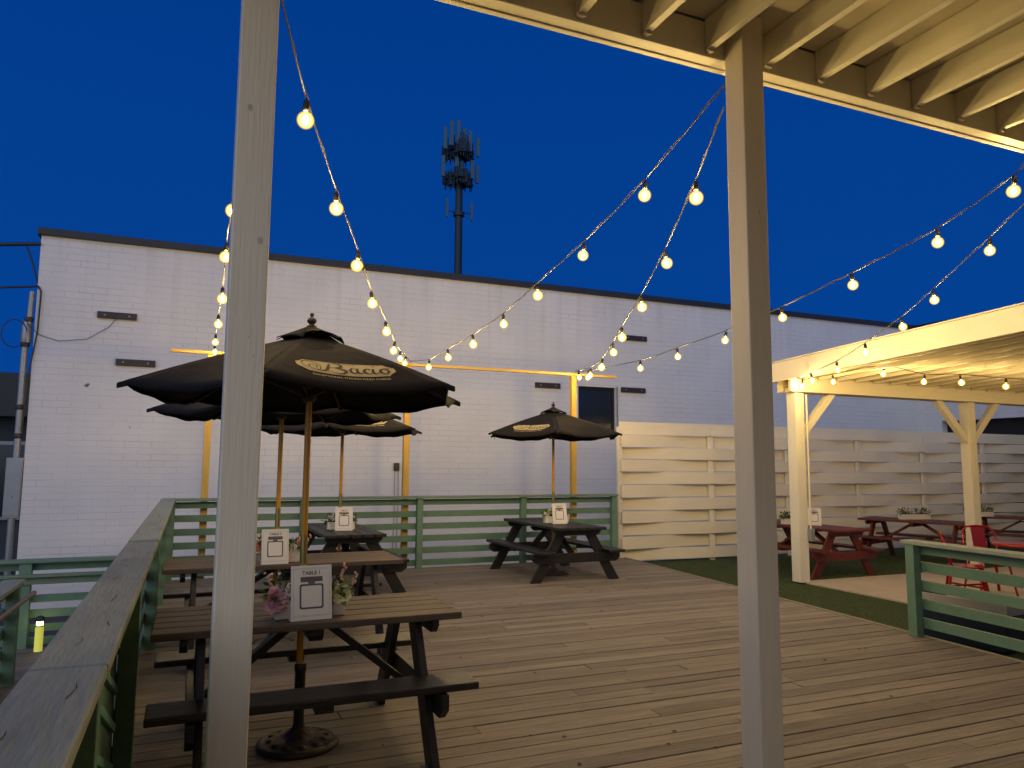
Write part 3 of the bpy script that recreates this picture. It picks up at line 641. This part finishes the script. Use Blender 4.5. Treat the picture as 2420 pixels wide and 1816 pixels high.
def logo_script():
    """flowing script word in a box about 1.0 wide, .28 high"""
    out = []
    T = .010; K = .034
    out.append(stroke([(-.155, .105), (-.185, .02), (-.225, -.065), (-.29, -.10), (-.325, -.075)], [T, K, K * .9, T * 1.4, T]))          # stem of the B with a hook
    out.append(stroke([(-.325, -.045), (-.30, .01), (-.335, .03), (-.385, .0), (-.375, -.07), (-.30, -.085), (-.27, .02), (-.33, .095), (-.42, .085), (-.45, .01), (-.41, -.06)], [T * .8, T, T, T * 1.2, T * 1.2, T * .9, T, T * 1.4, T * 1.4, T, T * .6]))  # swash
    out.append(stroke([(-.33, .12), (-.24, .145), (-.14, .14), (-.055, .105), (-.05, .045), (-.12, .01), (-.17, .005)], [T * .8, T, T * 1.3, K * .8, K, T * 1.2, T]))
    out.append(stroke([(-.13, .005), (-.05, -.01), (-.02, -.06), (-.07, -.115), (-.15, -.115), (-.19, -.085)], [T, K * .8, K * 1.1, K * .7, T, T]))
    def letter_a(x, tail=True):
        o = [stroke([(x + .075, .02), (x + .035, .035), (x, -.03), (x + .01, -.085), (x + .05, -.07), (x + .085, .03)], [T, T * 1.1, K * .9, K * .7, T, T])]
        o.append(stroke([(x + .09, .035), (x + .073, -.03), (x + .075, -.08), (x + .115, -.075), (x + .14, -.04)], [K * .5, K * .9, K * .9, T, T * .8])); return o
    out += letter_a(.03)
    out.append(stroke([(.245, .01), (.225, .035), (.185, .0), (.175, -.055), (.21, -.09), (.255, -.06)], [K * .8, T, K * .8, K, T * 1.3, T * .8]))
    out.append(stroke([(.285, .03), (.268, -.03), (.27, -.08), (.305, -.075), (.33, -.045)], [K * .6, K * .9, K * .9, T, T * .8]))
    out.append(stroke([(.296, .082), (.304, .098)], [.024, .024], 2))
    out.append(stroke([(.40, .035), (.355, .0), (.35, -.06), (.385, -.09), (.43, -.05), (.425, .01), (.395, .035), (.43, .04), (.48, .02)], [T, K * .8, K * .9, T * 1.2, K * .8, K * .7, T, T, T * .7]))
    out.append(stroke([(-.10, .155), (0, .12), (.10, .125), (.14, .15)], [T * .6, T, T * .8, T * .5]))
    return out
def make_umbrella(label, group, logo_k):
    u = thing('patio_umbrella', label, 'umbrella', (0, 0, 0), 0, group)
    mb = MB(); NS, NT = 14, 12
    for k in range(6):
        vs = [panel_pt(k, i / NS, .02 + .98 * j / NT) for j in range(NT + 1) for i in range(NS + 1)]
        fs = [(j * (NS + 1) + i, j * (NS + 1) + i + 1, (j + 1) * (NS + 1) + i + 1, (j + 1) * (NS + 1) + i) for j in range(NT) for i in range(NS)]
        mb.add(vs, fs, True, a=0)
        # hem turned down along the rim
        e0 = [panel_pt(k, i / NS, 1) for i in range(NS + 1)]; e1 = [Vector((p.x * .985, p.y * .985, p.z - .022 - .006 * math.sin(i * 1.3 + k))) for i, p in enumerate(e0)]
        mb.add(e0 + e1, [(i, i + 1, NS + 2 + i, NS + 1 + i) for i in range(NS)], True, a=-.05)
    can = mb.build('canopy', 'canvas', u, solid=.003)
    mb = MB()
    for k in range(6):   # rib-end pockets
        c, s = corner(k); q = rib_pt(k, 1); d = Vector((c, s, -.30)); sd = Vector((-s, c, 0))
        vs = [q - d * .06 + sd * .03, q - d * .06 - sd * .03, q + d * .035 - sd * .012, q + d * .035 + sd * .012]
        dn = Vector((0, 0, -.030)); mb = MB(); mb.add(vs + [v + dn for v in vs], [(0, 1, 2, 3), (7, 6, 5, 4), (0, 4, 5, 1), (1, 5, 6, 2), (2, 6, 7, 3), (3, 7, 4, 0)])
        mb.build('rib_pocket', 'canvas', u, bevel=.006)
    # vent cap: small upper tier with flared edges
    mb = MB()
    def vp(k, s, t):
        c0, s0 = corner(k); c1, s1 = corner(k + 1); r = .215 * t
        p = Vector((c0 * r, s0 * r, 0)).lerp(Vector((c1 * r, s1 * r, 0)), s); q = 4 * s * (1 - s)
        p.z = ZPK + .045 - .095 * t + .022 * q * t * t + .016 * math.sin(k * 2.1 + 1) * t * t; return p
    for k in range(6):
        vs = [vp(k, i / 6, .04 + .96 * j / 5) for j in range(6) for i in range(7)]
        mb.add(vs, [(j * 7 + i, j * 7 + i + 1, (j + 1) * 7 + i + 1, (j + 1) * 7 + i) for j in range(5) for i in range(6)], True, a=.02)
    mb.build('vent_cap', 'canvas', u, solid=.004)
    MB().lathe([(.030, 0), (.032, .006), (.018, .012), (.016, .018), (.026, .026), (.031, .038), (.027, .050), (.012, .057), (.009, .063), (.013, .070), (.014, .077), (.008, .085), (.002, .087)], 14, (0, 0, ZPK + .035)).build('finial', 'socket', u)
    # pole in two sections with a brass joint
    MB().lathe([(.0195, 0), (.0195, ZPK + .03 - 1.16)], 14, (0, 0, 1.16)).build('pole', 'ash', u)
    MB().lathe([(.0195, 0), (.0195, 1.0 - .06)], 14, (0, 0, .06)).build('pole', 'ash', u)
    MB().lathe([(.0215, 0), (.0215, .16)], 14, (0, 0, 1.0)).build('pole_joint', 'brass', u)
    MB().lathe([(.035, 0), (.045, .02), (.045, .06), (.028, .08)], 14, (0, 0, ZPK - .11)).build('top_hub', 'socket', u)
    hub = MB().lathe([(.030, 0), (.042, .015), (.042, .05), (.030, .07)], 14, (0, 0, 1.93)).build('runner', 'darkwood', u)
    for k in range(6):
        mb = MB(); a = [rib_pt(k, t) - Vector((0, 0, .022)) for t in (.03, .25, .5, .75, .98)]
        for i in range(4): mb.bar(a[i], a[i + 1], .016, .022)
        mb.build('rib', 'darkwood', u)
        c, s = corner(k); MB().bar((c * .035, s * .035, 1.97), rib_pt(k, .52) - Vector((0, 0, .034)), .012, .016).build('strut', 'darkwood', u)
    # printed plaque and lettering on one panel
    def flat(pts_f, mat, lift, nm, parent):
        mb = MB()
        for (v, f) in pts_f: mb.add([logo_map(logo_k, x, y, lift) for (x, y) in v], f, True, a=0)
        return mb.build(nm, mat, parent)
    cy = .235; W2, H2 = .285, .083
    # plaque outline: bowed top and bottom, notched ends, filled as a grid
    def outl(x):
        a = abs(x) / W2
        return H2 * (1.0 - .22 * a * a) * (1 if a < .80 else max(.30, 1 - (a - .80) * 3.4)) + (.006 if .80 < a < .86 else 0)
    def plaque(sc):
        xs = np.linspace(-W2 * sc, W2 * sc, 61); v = []; f = []; n = 6
        for x in xs:
            hh = outl(x / sc) * sc
            for j in range(n + 1): v.append((x, cy + hh * (-1 + 2 * j / n)))
        f = [(i * (n + 1) + j, i * (n + 1) + j + 1, (i + 1) * (n + 1) + j + 1, (i + 1) * (n + 1) + j) for i in range(60) for j in range(n)]
        return v, f
    pl = flat([plaque(1.0)], 'gold', .005, 'printed_plaque', can)
    def rim(sc, w):
        xs = np.linspace(-W2 * sc, W2 * sc, 61); v = []; f = []
        for sg in (1, -1):
            o = len(v)
            for x in xs: hh = outl(x / sc) * sc; v += [(x, cy + sg * hh), (x, cy + sg * (hh - w))]
            f += [(o + 2 * i, o + 2 * i + 1, o + 2 * i + 3, o + 2 * i + 2) for i in range(60)]
        return v, f
    sc = .56
    scr = [([(x * sc, cy + y * sc * .98) for (x, y) in v], f) for v, f in logo_script()]
    flat(scr + [rim(.93, .0022)], 'ink', .008, 'script_lettering', can)
    v, f = text2d('EXCEPTIONAL ITALIAN PIZZA CHEESE', .0265, .0004)
    v = [(x * .98, .118 + y + .10 * x * x) for x, y in v]
    flat([(v, f)], 'gold', .006, 'small_lettering', can)
    return u
GU = 'black market umbrellas on the deck'
def toward_cam(x, y): return math.atan2(-y, -x)
# logo panel 0 lies between corners 0 and 1: corner 0 turns toward the camera
U = make_umbrella('large open black umbrella over the nearest picnic table', GU, 0)
def place(o, x, y, th, lean=(0, 0), s=1.0, sz=1.0):
    o.location = (x, y, 0); o.rotation_euler = (R(lean[0]), R(lean[1]), toward_cam(x, y) + R(th)); o.scale = (s, s, sz)
place(U, .614, 4.42, -13, s=.93, sz=.985)
U2 = dup(U, (0, 0, 0), 0, 'open black umbrella over the second picnic table half hidden behind the nearest umbrella', GU); place(U2, .715, 6.78, -24, s=1.0)
U3 = dup(U, (0, 0, 0), 0, 'open black umbrella farthest back beside the middle yellow post', GU); place(U3, 1.79, 9.74, -10, s=1.06)
U4 = dup(U, (0, 0, 0), 0, 'open black umbrella standing alone over the table near the woven fence', GU); place(U4, 4.83, 9.75, 3 - 60, s=1.0)
# U4's printed panel sits left of the front corner
GB = 'round umbrella bases under the tables'
def make_base(label):
    b = thing('umbrella_base', label, 'umbrella base', (0, 0, 0), 0, GB)
    mb = MB().lathe([(.212, 0), (.222, .012), (.218, .026), (.19, .036), (.185, .030), (.165, .036), (.13, .050), (.12, .046), (.08, .062), (.05, .085), (.036, .10)], 40)
    for i in range(12):
        a = R(30 * i); mb.lathe([(.020, 0), (.018, .010), (.006, .014)], 8, (.15 * math.cos(a), .15 * math.sin(a), .036))
    mb.build('disc', 'iron', b)
    MB().lathe([(.033, 0), (.029, .03), (.029, .30), (.033, .305), (.033, .34), (.029, .345)], 16, (0, 0, .095)).build('tube', 'socket', b)
    return b
B1 = make_base('rusty brown round umbrella base under the nearest table'); B1.location = (.620, 4.42, 0)
dup(B1, (.715, 6.78, 0), 1, 'round umbrella base under the second table, mostly hidden', GB)
dup(B1, (1.79, 9.74, 0), 2, 'round umbrella base under the table by the back railing', GB)
dup(B1, (4.83, 9.75, 0), .5, 'round umbrella base under the table near the woven fence', GB)

# ------------------------------------------------------------------ table signs and flower planters
def make_sign(txt, label, loc, rz, lean=10):
    s = thing('table_sign', label, 'sign', loc, rz, 'table number signs')
    w, h = .107, .282
    Lr = Matrix.Rotation(R(-lean), 3, 'X')
    def P(x, z, o): return Lr @ Vector((x, -o, z))
    mb = MB(); vs = [P(-w, .002, 0), P(w, .002, 0), P(w, h, 0), P(-w, h, 0), P(-w, .002, -.004), P(w, .002, -.004), P(w, h, -.004), P(-w, h, -.004)]
    mb.add(vs, [(0, 1, 2, 3), (7, 6, 5, 4), (0, 4, 5, 1), (1, 5, 6, 2), (2, 6, 7, 3), (3, 7, 4, 0)]); card = mb.build('card', 'card', s)
    MB().box(-w, w, -.0, .085, .0, .003).build('foot', 'card', s)
    def rect(mb, x0, x1, z0, z1, o=.0012): mb.add([P(x0, z0, o), P(x1, z0, o), P(x1, z1, o), P(x0, z1, o)], [(0, 1, 2, 3)])
    mb = MB()
    rect(mb, -.058, .058, .197, .223); rect(mb, -.018, .018, .187, .1965); mb.build('bar_print', 'cardbar', card)
    mb = MB()
    # rounded square frame (the code it held is left blank)
    def rrect(hw, hh, r, cz, n=6):
        o = []
        for (cx, cz2, a0) in ((hw - r, hh - r, 0), (-hw + r, hh - r, 90), (-hw + r, -hh + r, 180), (hw - r, -hh + r, 270)):
            for i in range(n + 1): a = R(a0 + 90 * i / n); o.append((cx + r * math.cos(a), cz + cz2 + r * math.sin(a)))
        return o
    a = rrect(.063, .064, .012, .122); b = rrect(.054, .055, .009, .122); n = len(a)
    mb.add([P(x, z, .0012) for x, z in a + b], [(i, (i + 1) % n, n + (i + 1) % n, n + i) for i in range(n)])
    for (x0, x1, z0, z1) in ((-.095, .095, .2668, .2676), (-.095, .095, .0205, .0213), (-.0958, -.095, .0205, .2676), (.095, .0958, .0205, .2676), (-.088, .088, .0262, .0268), (-.088, .088, .2610, .2616)): rect(mb, x0, x1, z0, z1)
    mb.build('frame_print', 'cardprint', card)
    v, f = text2d(txt, .0275, .0006); mb = MB(); mb.add([P(x, .242 + y, .0012) for x, y in v], f); mb.build('lettering', 'cardprint', card)
    return s
make_sign('TABLE 1', 'framed white sign reading TABLE 1 on the nearest picnic table', (.628, 4.13, .726), R(4))
make_sign('TABLE 3', 'framed white sign reading TABLE 3 on the second picnic table', (.675, 6.47, .726), R(2))
make_sign('TABLE 5', 'framed white sign on the black table by the back railing', (1.775, 9.37, .726), R(-4))
make_sign('TABLE 7', 'framed white sign on the black table near the woven fence', (4.81, 9.49, .726), R(-6))
def leafclump(mb, c, r, n, size, rs):
    for _ in range(n):
        d = Vector((rs.gauss(0, 1), rs.gauss(0, 1), rs.gauss(0, .8))).normalized() * r * rs.uniform(.3, 1); q = Vector(c) + d
        a = d.cross(Vector((rs.uniform(-1, 1), rs.uniform(-1, 1), 1))).normalized(); u = d.normalized()
        l = size * rs.uniform(.7, 1.4); w = l * .28
        mb.add([q, q + u * l * .5 + a * w, q + u * l + Vector((0, 0, -.1 * l)), q + u * l * .5 - a * w], [(0, 1, 2, 3)], a=rs.uniform(-.35, .35))
def bloom(mb, c, r, rs, n=22):
    """layered rose: cupped petals around a centre"""
    C = Vector(c); ax = Vector((rs.uniform(-.5, .5), -1, rs.uniform(.2, .9))).normalized(); e1 = ax.orthogonal().normalized(); e2 = ax.cross(e1)
    for i in range(n):
        lay = i / n; a = i * 2.399; rad = r * (.18 + .82 * lay ** .7)
        dirv = e1 * math.cos(a) + e2 * math.sin(a); tan = ax.cross(dirv)
        w = rad * .75; b = C + dirv * rad * .25 - ax * r * .35 * (1 - lay)
        tip = C + dirv * rad + ax * r * (.55 - .75 * lay); mid = C + dirv * rad * .72 + ax * r * (.12 - .25 * lay)
        mb.add([b - tan * w * .3, b + tan * w * .3, mid + tan * w * .62, tip + tan * w * .38, tip + ax * .1 * r, tip - tan * w * .38, mid - tan * w * .62], [(0, 1, 2, 3, 4, 5, 6)], True, a=rs.uniform(-.08, .08))
def make_planter(label, loc, rz, hw, potmat, blooms, seed, sprigs=True):
    rs = random.Random(seed); t = thing('flower_planter', label, 'planter', loc, rz, 'flower planters on the tables')
    mb = MB(); d = .055; hh = .095
    mb.prism([(-hw, -d), (hw, -d), (hw, d), (-hw, d)], 'z', 0, hh); mb.build('pot', potmat, t, bevel=.006)
    mb = MB(); mb.box(-hw + .012, hw - .012, -d + .012, d - .012, hh + .001, hh + .004); mb.build('soil', 'dark', t)
    mb = MB()
    for x in np.linspace(-hw * .9, hw * .9, 7): leafclump(mb, (x, rs.uniform(-.02, .02), hh + .045), .055, 34, .038, rs)
    mb.build('foliage', 'leaf', t)
    mb = MB()
    for x in (-hw * .95, hw * .75): leafclump(mb, (x, -.01, hh + .03), .055, 26, .045, rs)
    mb.build('foliage', 'leafy', t)
    for (x, y, z, r, mt) in blooms:
        mb = MB(); bloom(mb, (x, y, z), r, rs); mb.build('flower', mt, t)
    if sprigs:
        for (x, z, dx) in ((-hw - .01, .17, -.03), (hw - .01, .20, .02), (hw + .03, .15, .04)):
            mb = MB(); mb.tube([(x * .8, 0, hh), (x, 0, z), (x + dx, -.01, z + .05)], .0015, 4)
            for i in range(9): mb.lathe([(.001, 0), (.007, .004), (.008, .009), (.003, .014)], 6, (x + dx * (i / 8) + rs.uniform(-.012, .012), rs.uniform(-.012, .012), z - .03 + .09 * i / 8))
            mb.build('berry_sprig', 'peach', t)
    return t
make_planter('planter with large pink flower and cream rose behind the TABLE 1 sign', (.628, 4.25, .726), R(2), .185, 'pot', [(-.175, -.05, .105, .078, 'pink'), (.165, -.05, .12, .062, 'cream'), (-.10, -.03, .15, .04, 'whitepetal'), (.11, .02, .17, .03, 'whitepetal')], 2)
make_planter('planter with peach and white roses behind the TABLE 3 sign', (.735, 6.60, .726), R(2), .165, 'pot', [(-.17, -.04, .13, .055, 'peach'), (.155, -.03, .16, .042, 'peach'), (.09, -.04, .115, .042, 'whitepetal')], 5)
make_planter('white planter with white roses on the black table by the back railing', (1.77, 9.55, .726), R(-4), .17, 'potw', [(-.14, -.03, .14, .045, 'whitepetal'), (-.09, -.03, .165, .04, 'whitepetal'), (.14, -.03, .155, .032, 'whitepetal')], 8, False)
make_planter('white planter with cream roses on the black table near the woven fence', (4.835, 9.68, .726), R(-6), .175, 'potw', [(-.15, -.03, .13, .045, 'whitepetal'), (-.10, -.03, .16, .04, 'cream'), (.12, -.03, .165, .038, 'whitepetal')], 11, False)
# small centrepieces on the red tables
s_ = make_sign('TABLE 9', 'small framed white sign on the red table behind the pavilion post', (9.30, 9.30, .606), R(-50)); 
make_planter('white planter box with leaves on the red table behind the pavilion post', (9.08, 9.62, .606), R(-10), .12, 'potw', [(-.05, -.03, .13, .03, 'whitepetal')], 21, False)
make_planter('white planter box with dark leaves on the red table between the pavilion posts', (12.15, 9.75, .606), R(-10), .30, 'potw', [], 23, False)
make_planter('white planter box with dark leaves on the red table beyond the second pavilion post', (14.1, 9.9, .606), R(-10), .30, 'potw', [], 25, False)

# ------------------------------------------------------------------ red metal chairs and storage tub
def make_chair(label):
    c = thing('metal_chair', label, 'chair', (0, 0, 0), 0, 'red metal chairs on the patio')
    mb = MB(); pts = []
    for i in range(24):
        a = 2 * math.pi * i / 24; pts.append((math.copysign(abs(math.cos(a)) ** .5, math.cos(a)) * .19, math.copysign(abs(math.sin(a)) ** .5, math.sin(a)) * .19))
    mb.prism(pts, 'z', .44, .46); mb.build('seat', 'redmetal', c, bevel=.004)
    for (x, y) in ((-1, -1), (1, -1), (-1, 1), (1, 1)): MB().bar((x * .16, y * .16, .44), (x * .22, y * .23, 0), .035, .018, up=(x, y, 0)).build('leg', 'redmetal', c, bevel=.003)
    mb = MB(); arc = [(-.19, .15, .45), (-.205, .20, .62), (-.20, .235, .78), (-.14, .26, .845), (0, .27, .86), (.14, .26, .845), (.20, .235, .78), (.205, .20, .62), (.19, .15, .45)]
    mb.tube(arc, .013, 8); mb.build('back_frame', 'redmetal', c)
    MB().bar((0, .17, .46), (0, .268, .85), .17, .004, up=(0, 1, 0)).build('back_splat', 'redmetal', c)
    mb = MB(); mb.bar((-.19, -.195, .22), (.19, .195, .22), .012, .02); mb.bar((.19, -.195, .225), (-.19, .195, .225), .012, .02); mb.build('cross_brace', 'redmetal', c)
    return c
C1 = make_chair('red metal chair nearest the end post of the right green railing'); C1.location = (8.75, 6.35, -.095); C1.rotation_euler.z = R(40)
dup(C1, (9.2, 5.25, -.095), R(170), 'red metal chair behind the grey tub on the patio')
dup(C1, (9.75, 6.75, -.095), R(-30), 'red metal chair on the far side of the patio table')
dup(C1, (9.75, 5.75, -.095), R(-100), 'red metal chair at the right edge of the photo')
rt = thing('bistro_table', 'round red metal table among the red chairs on the patio', 'table', (9.3, 5.95, -.095))
MB().lathe([(.02, 0), (.36, 0), (.37, .008), (.37, .022), (.36, .03), (.02, .03)], 32, (0, 0, .71)).build('top', 'redmetal', rt)
MB().lathe([(.24, 0), (.24, .015), (.04, .03), (.03, .05), (.03, .70)], 20).build('pedestal', 'redmetal', rt)
tb = thing('storage_tub', 'dark storage tub with grey rim holding pink cloths behind the right railing', 'tub', (6.98, 5.02, -.12), R(5))
def shell(hx0, hy0, hx1, hy1, z0, z1, th, nm, mat):
    mb = MB(); o0 = [(-hx0, -hy0), (hx0, -hy0), (hx0, hy0), (-hx0, hy0)]; o1 = [(-hx1, -hy1), (hx1, -hy1), (hx1, hy1), (-hx1, hy1)]
    vs = [(x, y, z0) for x, y in o0] + [(x, y, z1) for x, y in o1] + [(x - math.copysign(th, x), y - math.copysign(th, y), z1) for x, y in o1] + [(x - math.copysign(th, x), y - math.copysign(th, y), z0 + th) for x, y in o0]
    fs = [(3, 2, 1, 0), (12, 13, 14, 15)]
    for k in (0, 4, 8): fs += [(k + i, k + (i + 1) % 4, k + 4 + (i + 1) % 4, k + 4 + i) for i in range(4)]
    return mb.add(vs, fs).build(nm, mat, tb, bevel=.006)
shell(.24, .42, .27, .46, .02, .44, .012, 'body', 'navy'); shell(.278, .468, .29, .48, .35, .455, .008, 'rim', 'binlid')
mb = MB(); rs = random.Random(4)
for i in range(9): mb.lathe([(.02, 0), (.09, .02), (.10, .06), (.05, .10)], 9, (rs.uniform(-.13, .13), rs.uniform(-.33, .33), .30 + rs.uniform(0, .03)))
mb.build('folded_cloth', 'pinkcloth', tb)

# ================================================================== STRING LIGHTS
def wire_curve(ctrl, n=10):
    P = [Vector(p) for p in ctrl]; P = [P[0] * 2 - P[1]] + P + [P[-1] * 2 - P[-2]]; c = []
    for i in range(1, len(P) - 2):
        for j in range(n):
            t = j / n; a, b, d, e = P[i - 1:i + 3]
            c.append(.5 * ((2 * b) + (d - a) * t + (2 * a - 5 * b + 4 * d - e) * t * t + (3 * b - a - 3 * d + e) * t ** 3))
    c.append(P[-2]); return c
HANG = .105
_bulb = {}
def bulb_meshes():
    if _bulb: return _bulb
    def me(mb, mat):
        o = mb.build('tmp', mat); d = o.data; bpy.data.objects.remove(o); return d
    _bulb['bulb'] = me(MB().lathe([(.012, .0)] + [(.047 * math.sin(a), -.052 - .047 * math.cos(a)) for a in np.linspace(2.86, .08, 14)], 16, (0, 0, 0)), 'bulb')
    _bulb['filament'] = me(MB().lathe([(.004, -.028), (.010, -.036), (.0125, -.052), (.010, -.068), (.004, -.075)], 8), 'filament')
    _bulb['socket'] = me(MB().lathe([(.008, .050), (.015, .044), (.017, .020), (.017, .002), (.013, -.004)], 12), 'socket')
    d = _bulb['filament'].copy(); d.materials.clear(); d.materials.append(M['filament_soft']); _bulb['soft'] = d
    return _bulb
def string(label, start, bulbs, end, soft=False):
    base = Vector(bulbs[0]); t = thing('string_lights', label, 'string lights', start, 0, 'strings of warm bulbs over the deck')
    bm_ = bulb_meshes()
    ctrl = [Vector(start)] + [Vector(b) + Vector((0, 0, HANG)) for b in bulbs] + [Vector(end)]
    c = wire_curve(ctrl); mb = MB(); mb.tube(c, .0045, 6)
    mb.build('cord', 'cable', t, world=True)
    c2 = []
    for i, p in enumerate(c):
        a = i * 1.25; c2.append(p + Vector((math.cos(a) * .005, 0, .010 + math.sin(a) * .005)))
    MB().tube(c2, .0017, 5).build('guide_wire', 'wire', t, world=True)
    for b in bulbs:
        B = Vector(b) + Vector((0, 0, .045)) - t.location
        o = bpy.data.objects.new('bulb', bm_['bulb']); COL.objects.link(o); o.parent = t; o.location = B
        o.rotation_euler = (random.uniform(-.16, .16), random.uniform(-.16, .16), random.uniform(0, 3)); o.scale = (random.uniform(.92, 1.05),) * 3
        for nm in ('filament', 'socket'):
            q = bpy.data.objects.new(nm, bm_['soft' if (nm == 'filament' and (soft or (b[0] > 7.6 and b[1] > 7.5))) else nm]); COL.objects.link(q); q.parent = o
        mb = MB(); mb.tube([(0, 0, .048), (0, 0, HANG - .045)], .004, 5); q = mb.build('drop_lead', 'cable', o)
    return t
P1 = (.22, 11.13, 3.14); P2 = (3.04, 11.13, 3.12); P3 = (5.92, 11.13, 3.13)
string('string of bulbs from the left white post down to the left yellow post', (.16, 2.98, 3.42), [(.16, 4.55, 3.02), (.16, 5.5, 2.99), (.19, 7.0, 3.0), (.20, 8.4, 3.01), (.21, 9.7, 3.01), (.23, 10.75, 3.03)], P1)
string('string of bulbs from the left white post to the middle yellow post', (.24, 2.98, 3.44), [(.422, 3.481, 3.162), (.717, 4.339, 3.048), (1.04, 5.277, 2.975), (1.335, 6.134, 2.891), (1.753, 7.349, 2.88), (2.087, 8.32, 2.843), (2.383, 9.182, 2.875), (2.70, 10.12, 2.95)], P2)
string('string of bulbs from the right white post to the middle yellow post', (2.49, 2.98, 3.55), [(2.556, 3.859, 3.244), (2.619, 4.776, 3.101), (2.686, 5.737, 3.006), (2.749, 6.648, 2.916), (2.822, 7.71, 2.88), (2.899, 8.823, 2.879), (2.972, 9.877, 2.884)], P2)
string('string of bulbs from the right white post to the right yellow post', (2.46, 2.98, 3.40), [(2.712, 3.551, 3.155), (3.059, 4.37, 2.993), (3.442, 5.276, 2.883), (3.869, 6.283, 2.813), (4.115, 6.864, 2.756), (4.52, 7.80, 2.73), (4.986, 8.922, 2.776), (5.646, 10.48, 2.945)], P3)
string('string of bulbs from the right yellow post passing behind the right white post', P3, [(5.872, 10.583, 2.968), (5.684, 8.753, 2.895), (5.581, 7.746, 2.919), (5.473, 6.685, 2.957), (5.371, 5.695, 3.034), (5.272, 4.732, 3.141), (5.181, 3.836, 3.269), (5.115, 3.20, 3.45)], (5.10, 3.09, 3.66))
string('string of bulbs rising from the pavilion corner to the porch roof', (8.06, 8.28, 2.83), [(7.97, 8.10, 2.690), (7.689, 7.642, 2.709), (7.322, 6.858, 2.75), (6.98, 6.125, 2.843), (6.613, 5.341, 2.975), (6.346, 4.77, 3.113), (5.968, 3.96, 3.333)], (5.54, 3.10, 3.68))
string('string of bulbs hanging under the ribbed roof of the pavilion', (8.10, 8.27, 2.80), [(8.135, 7.7, 2.718), (8.55, 7.22, 2.80), (9.00, 6.97, 2.69), (9.55, 6.85, 2.70), (10.25, 6.70, 2.67), (11.05, 6.6, 2.67), (11.9, 6.5, 2.68), (12.75, 6.4, 2.68), (13.6, 6.3, 2.68), (14.45, 6.2, 2.68)], (15.3, 6.1, 2.85), soft=True)
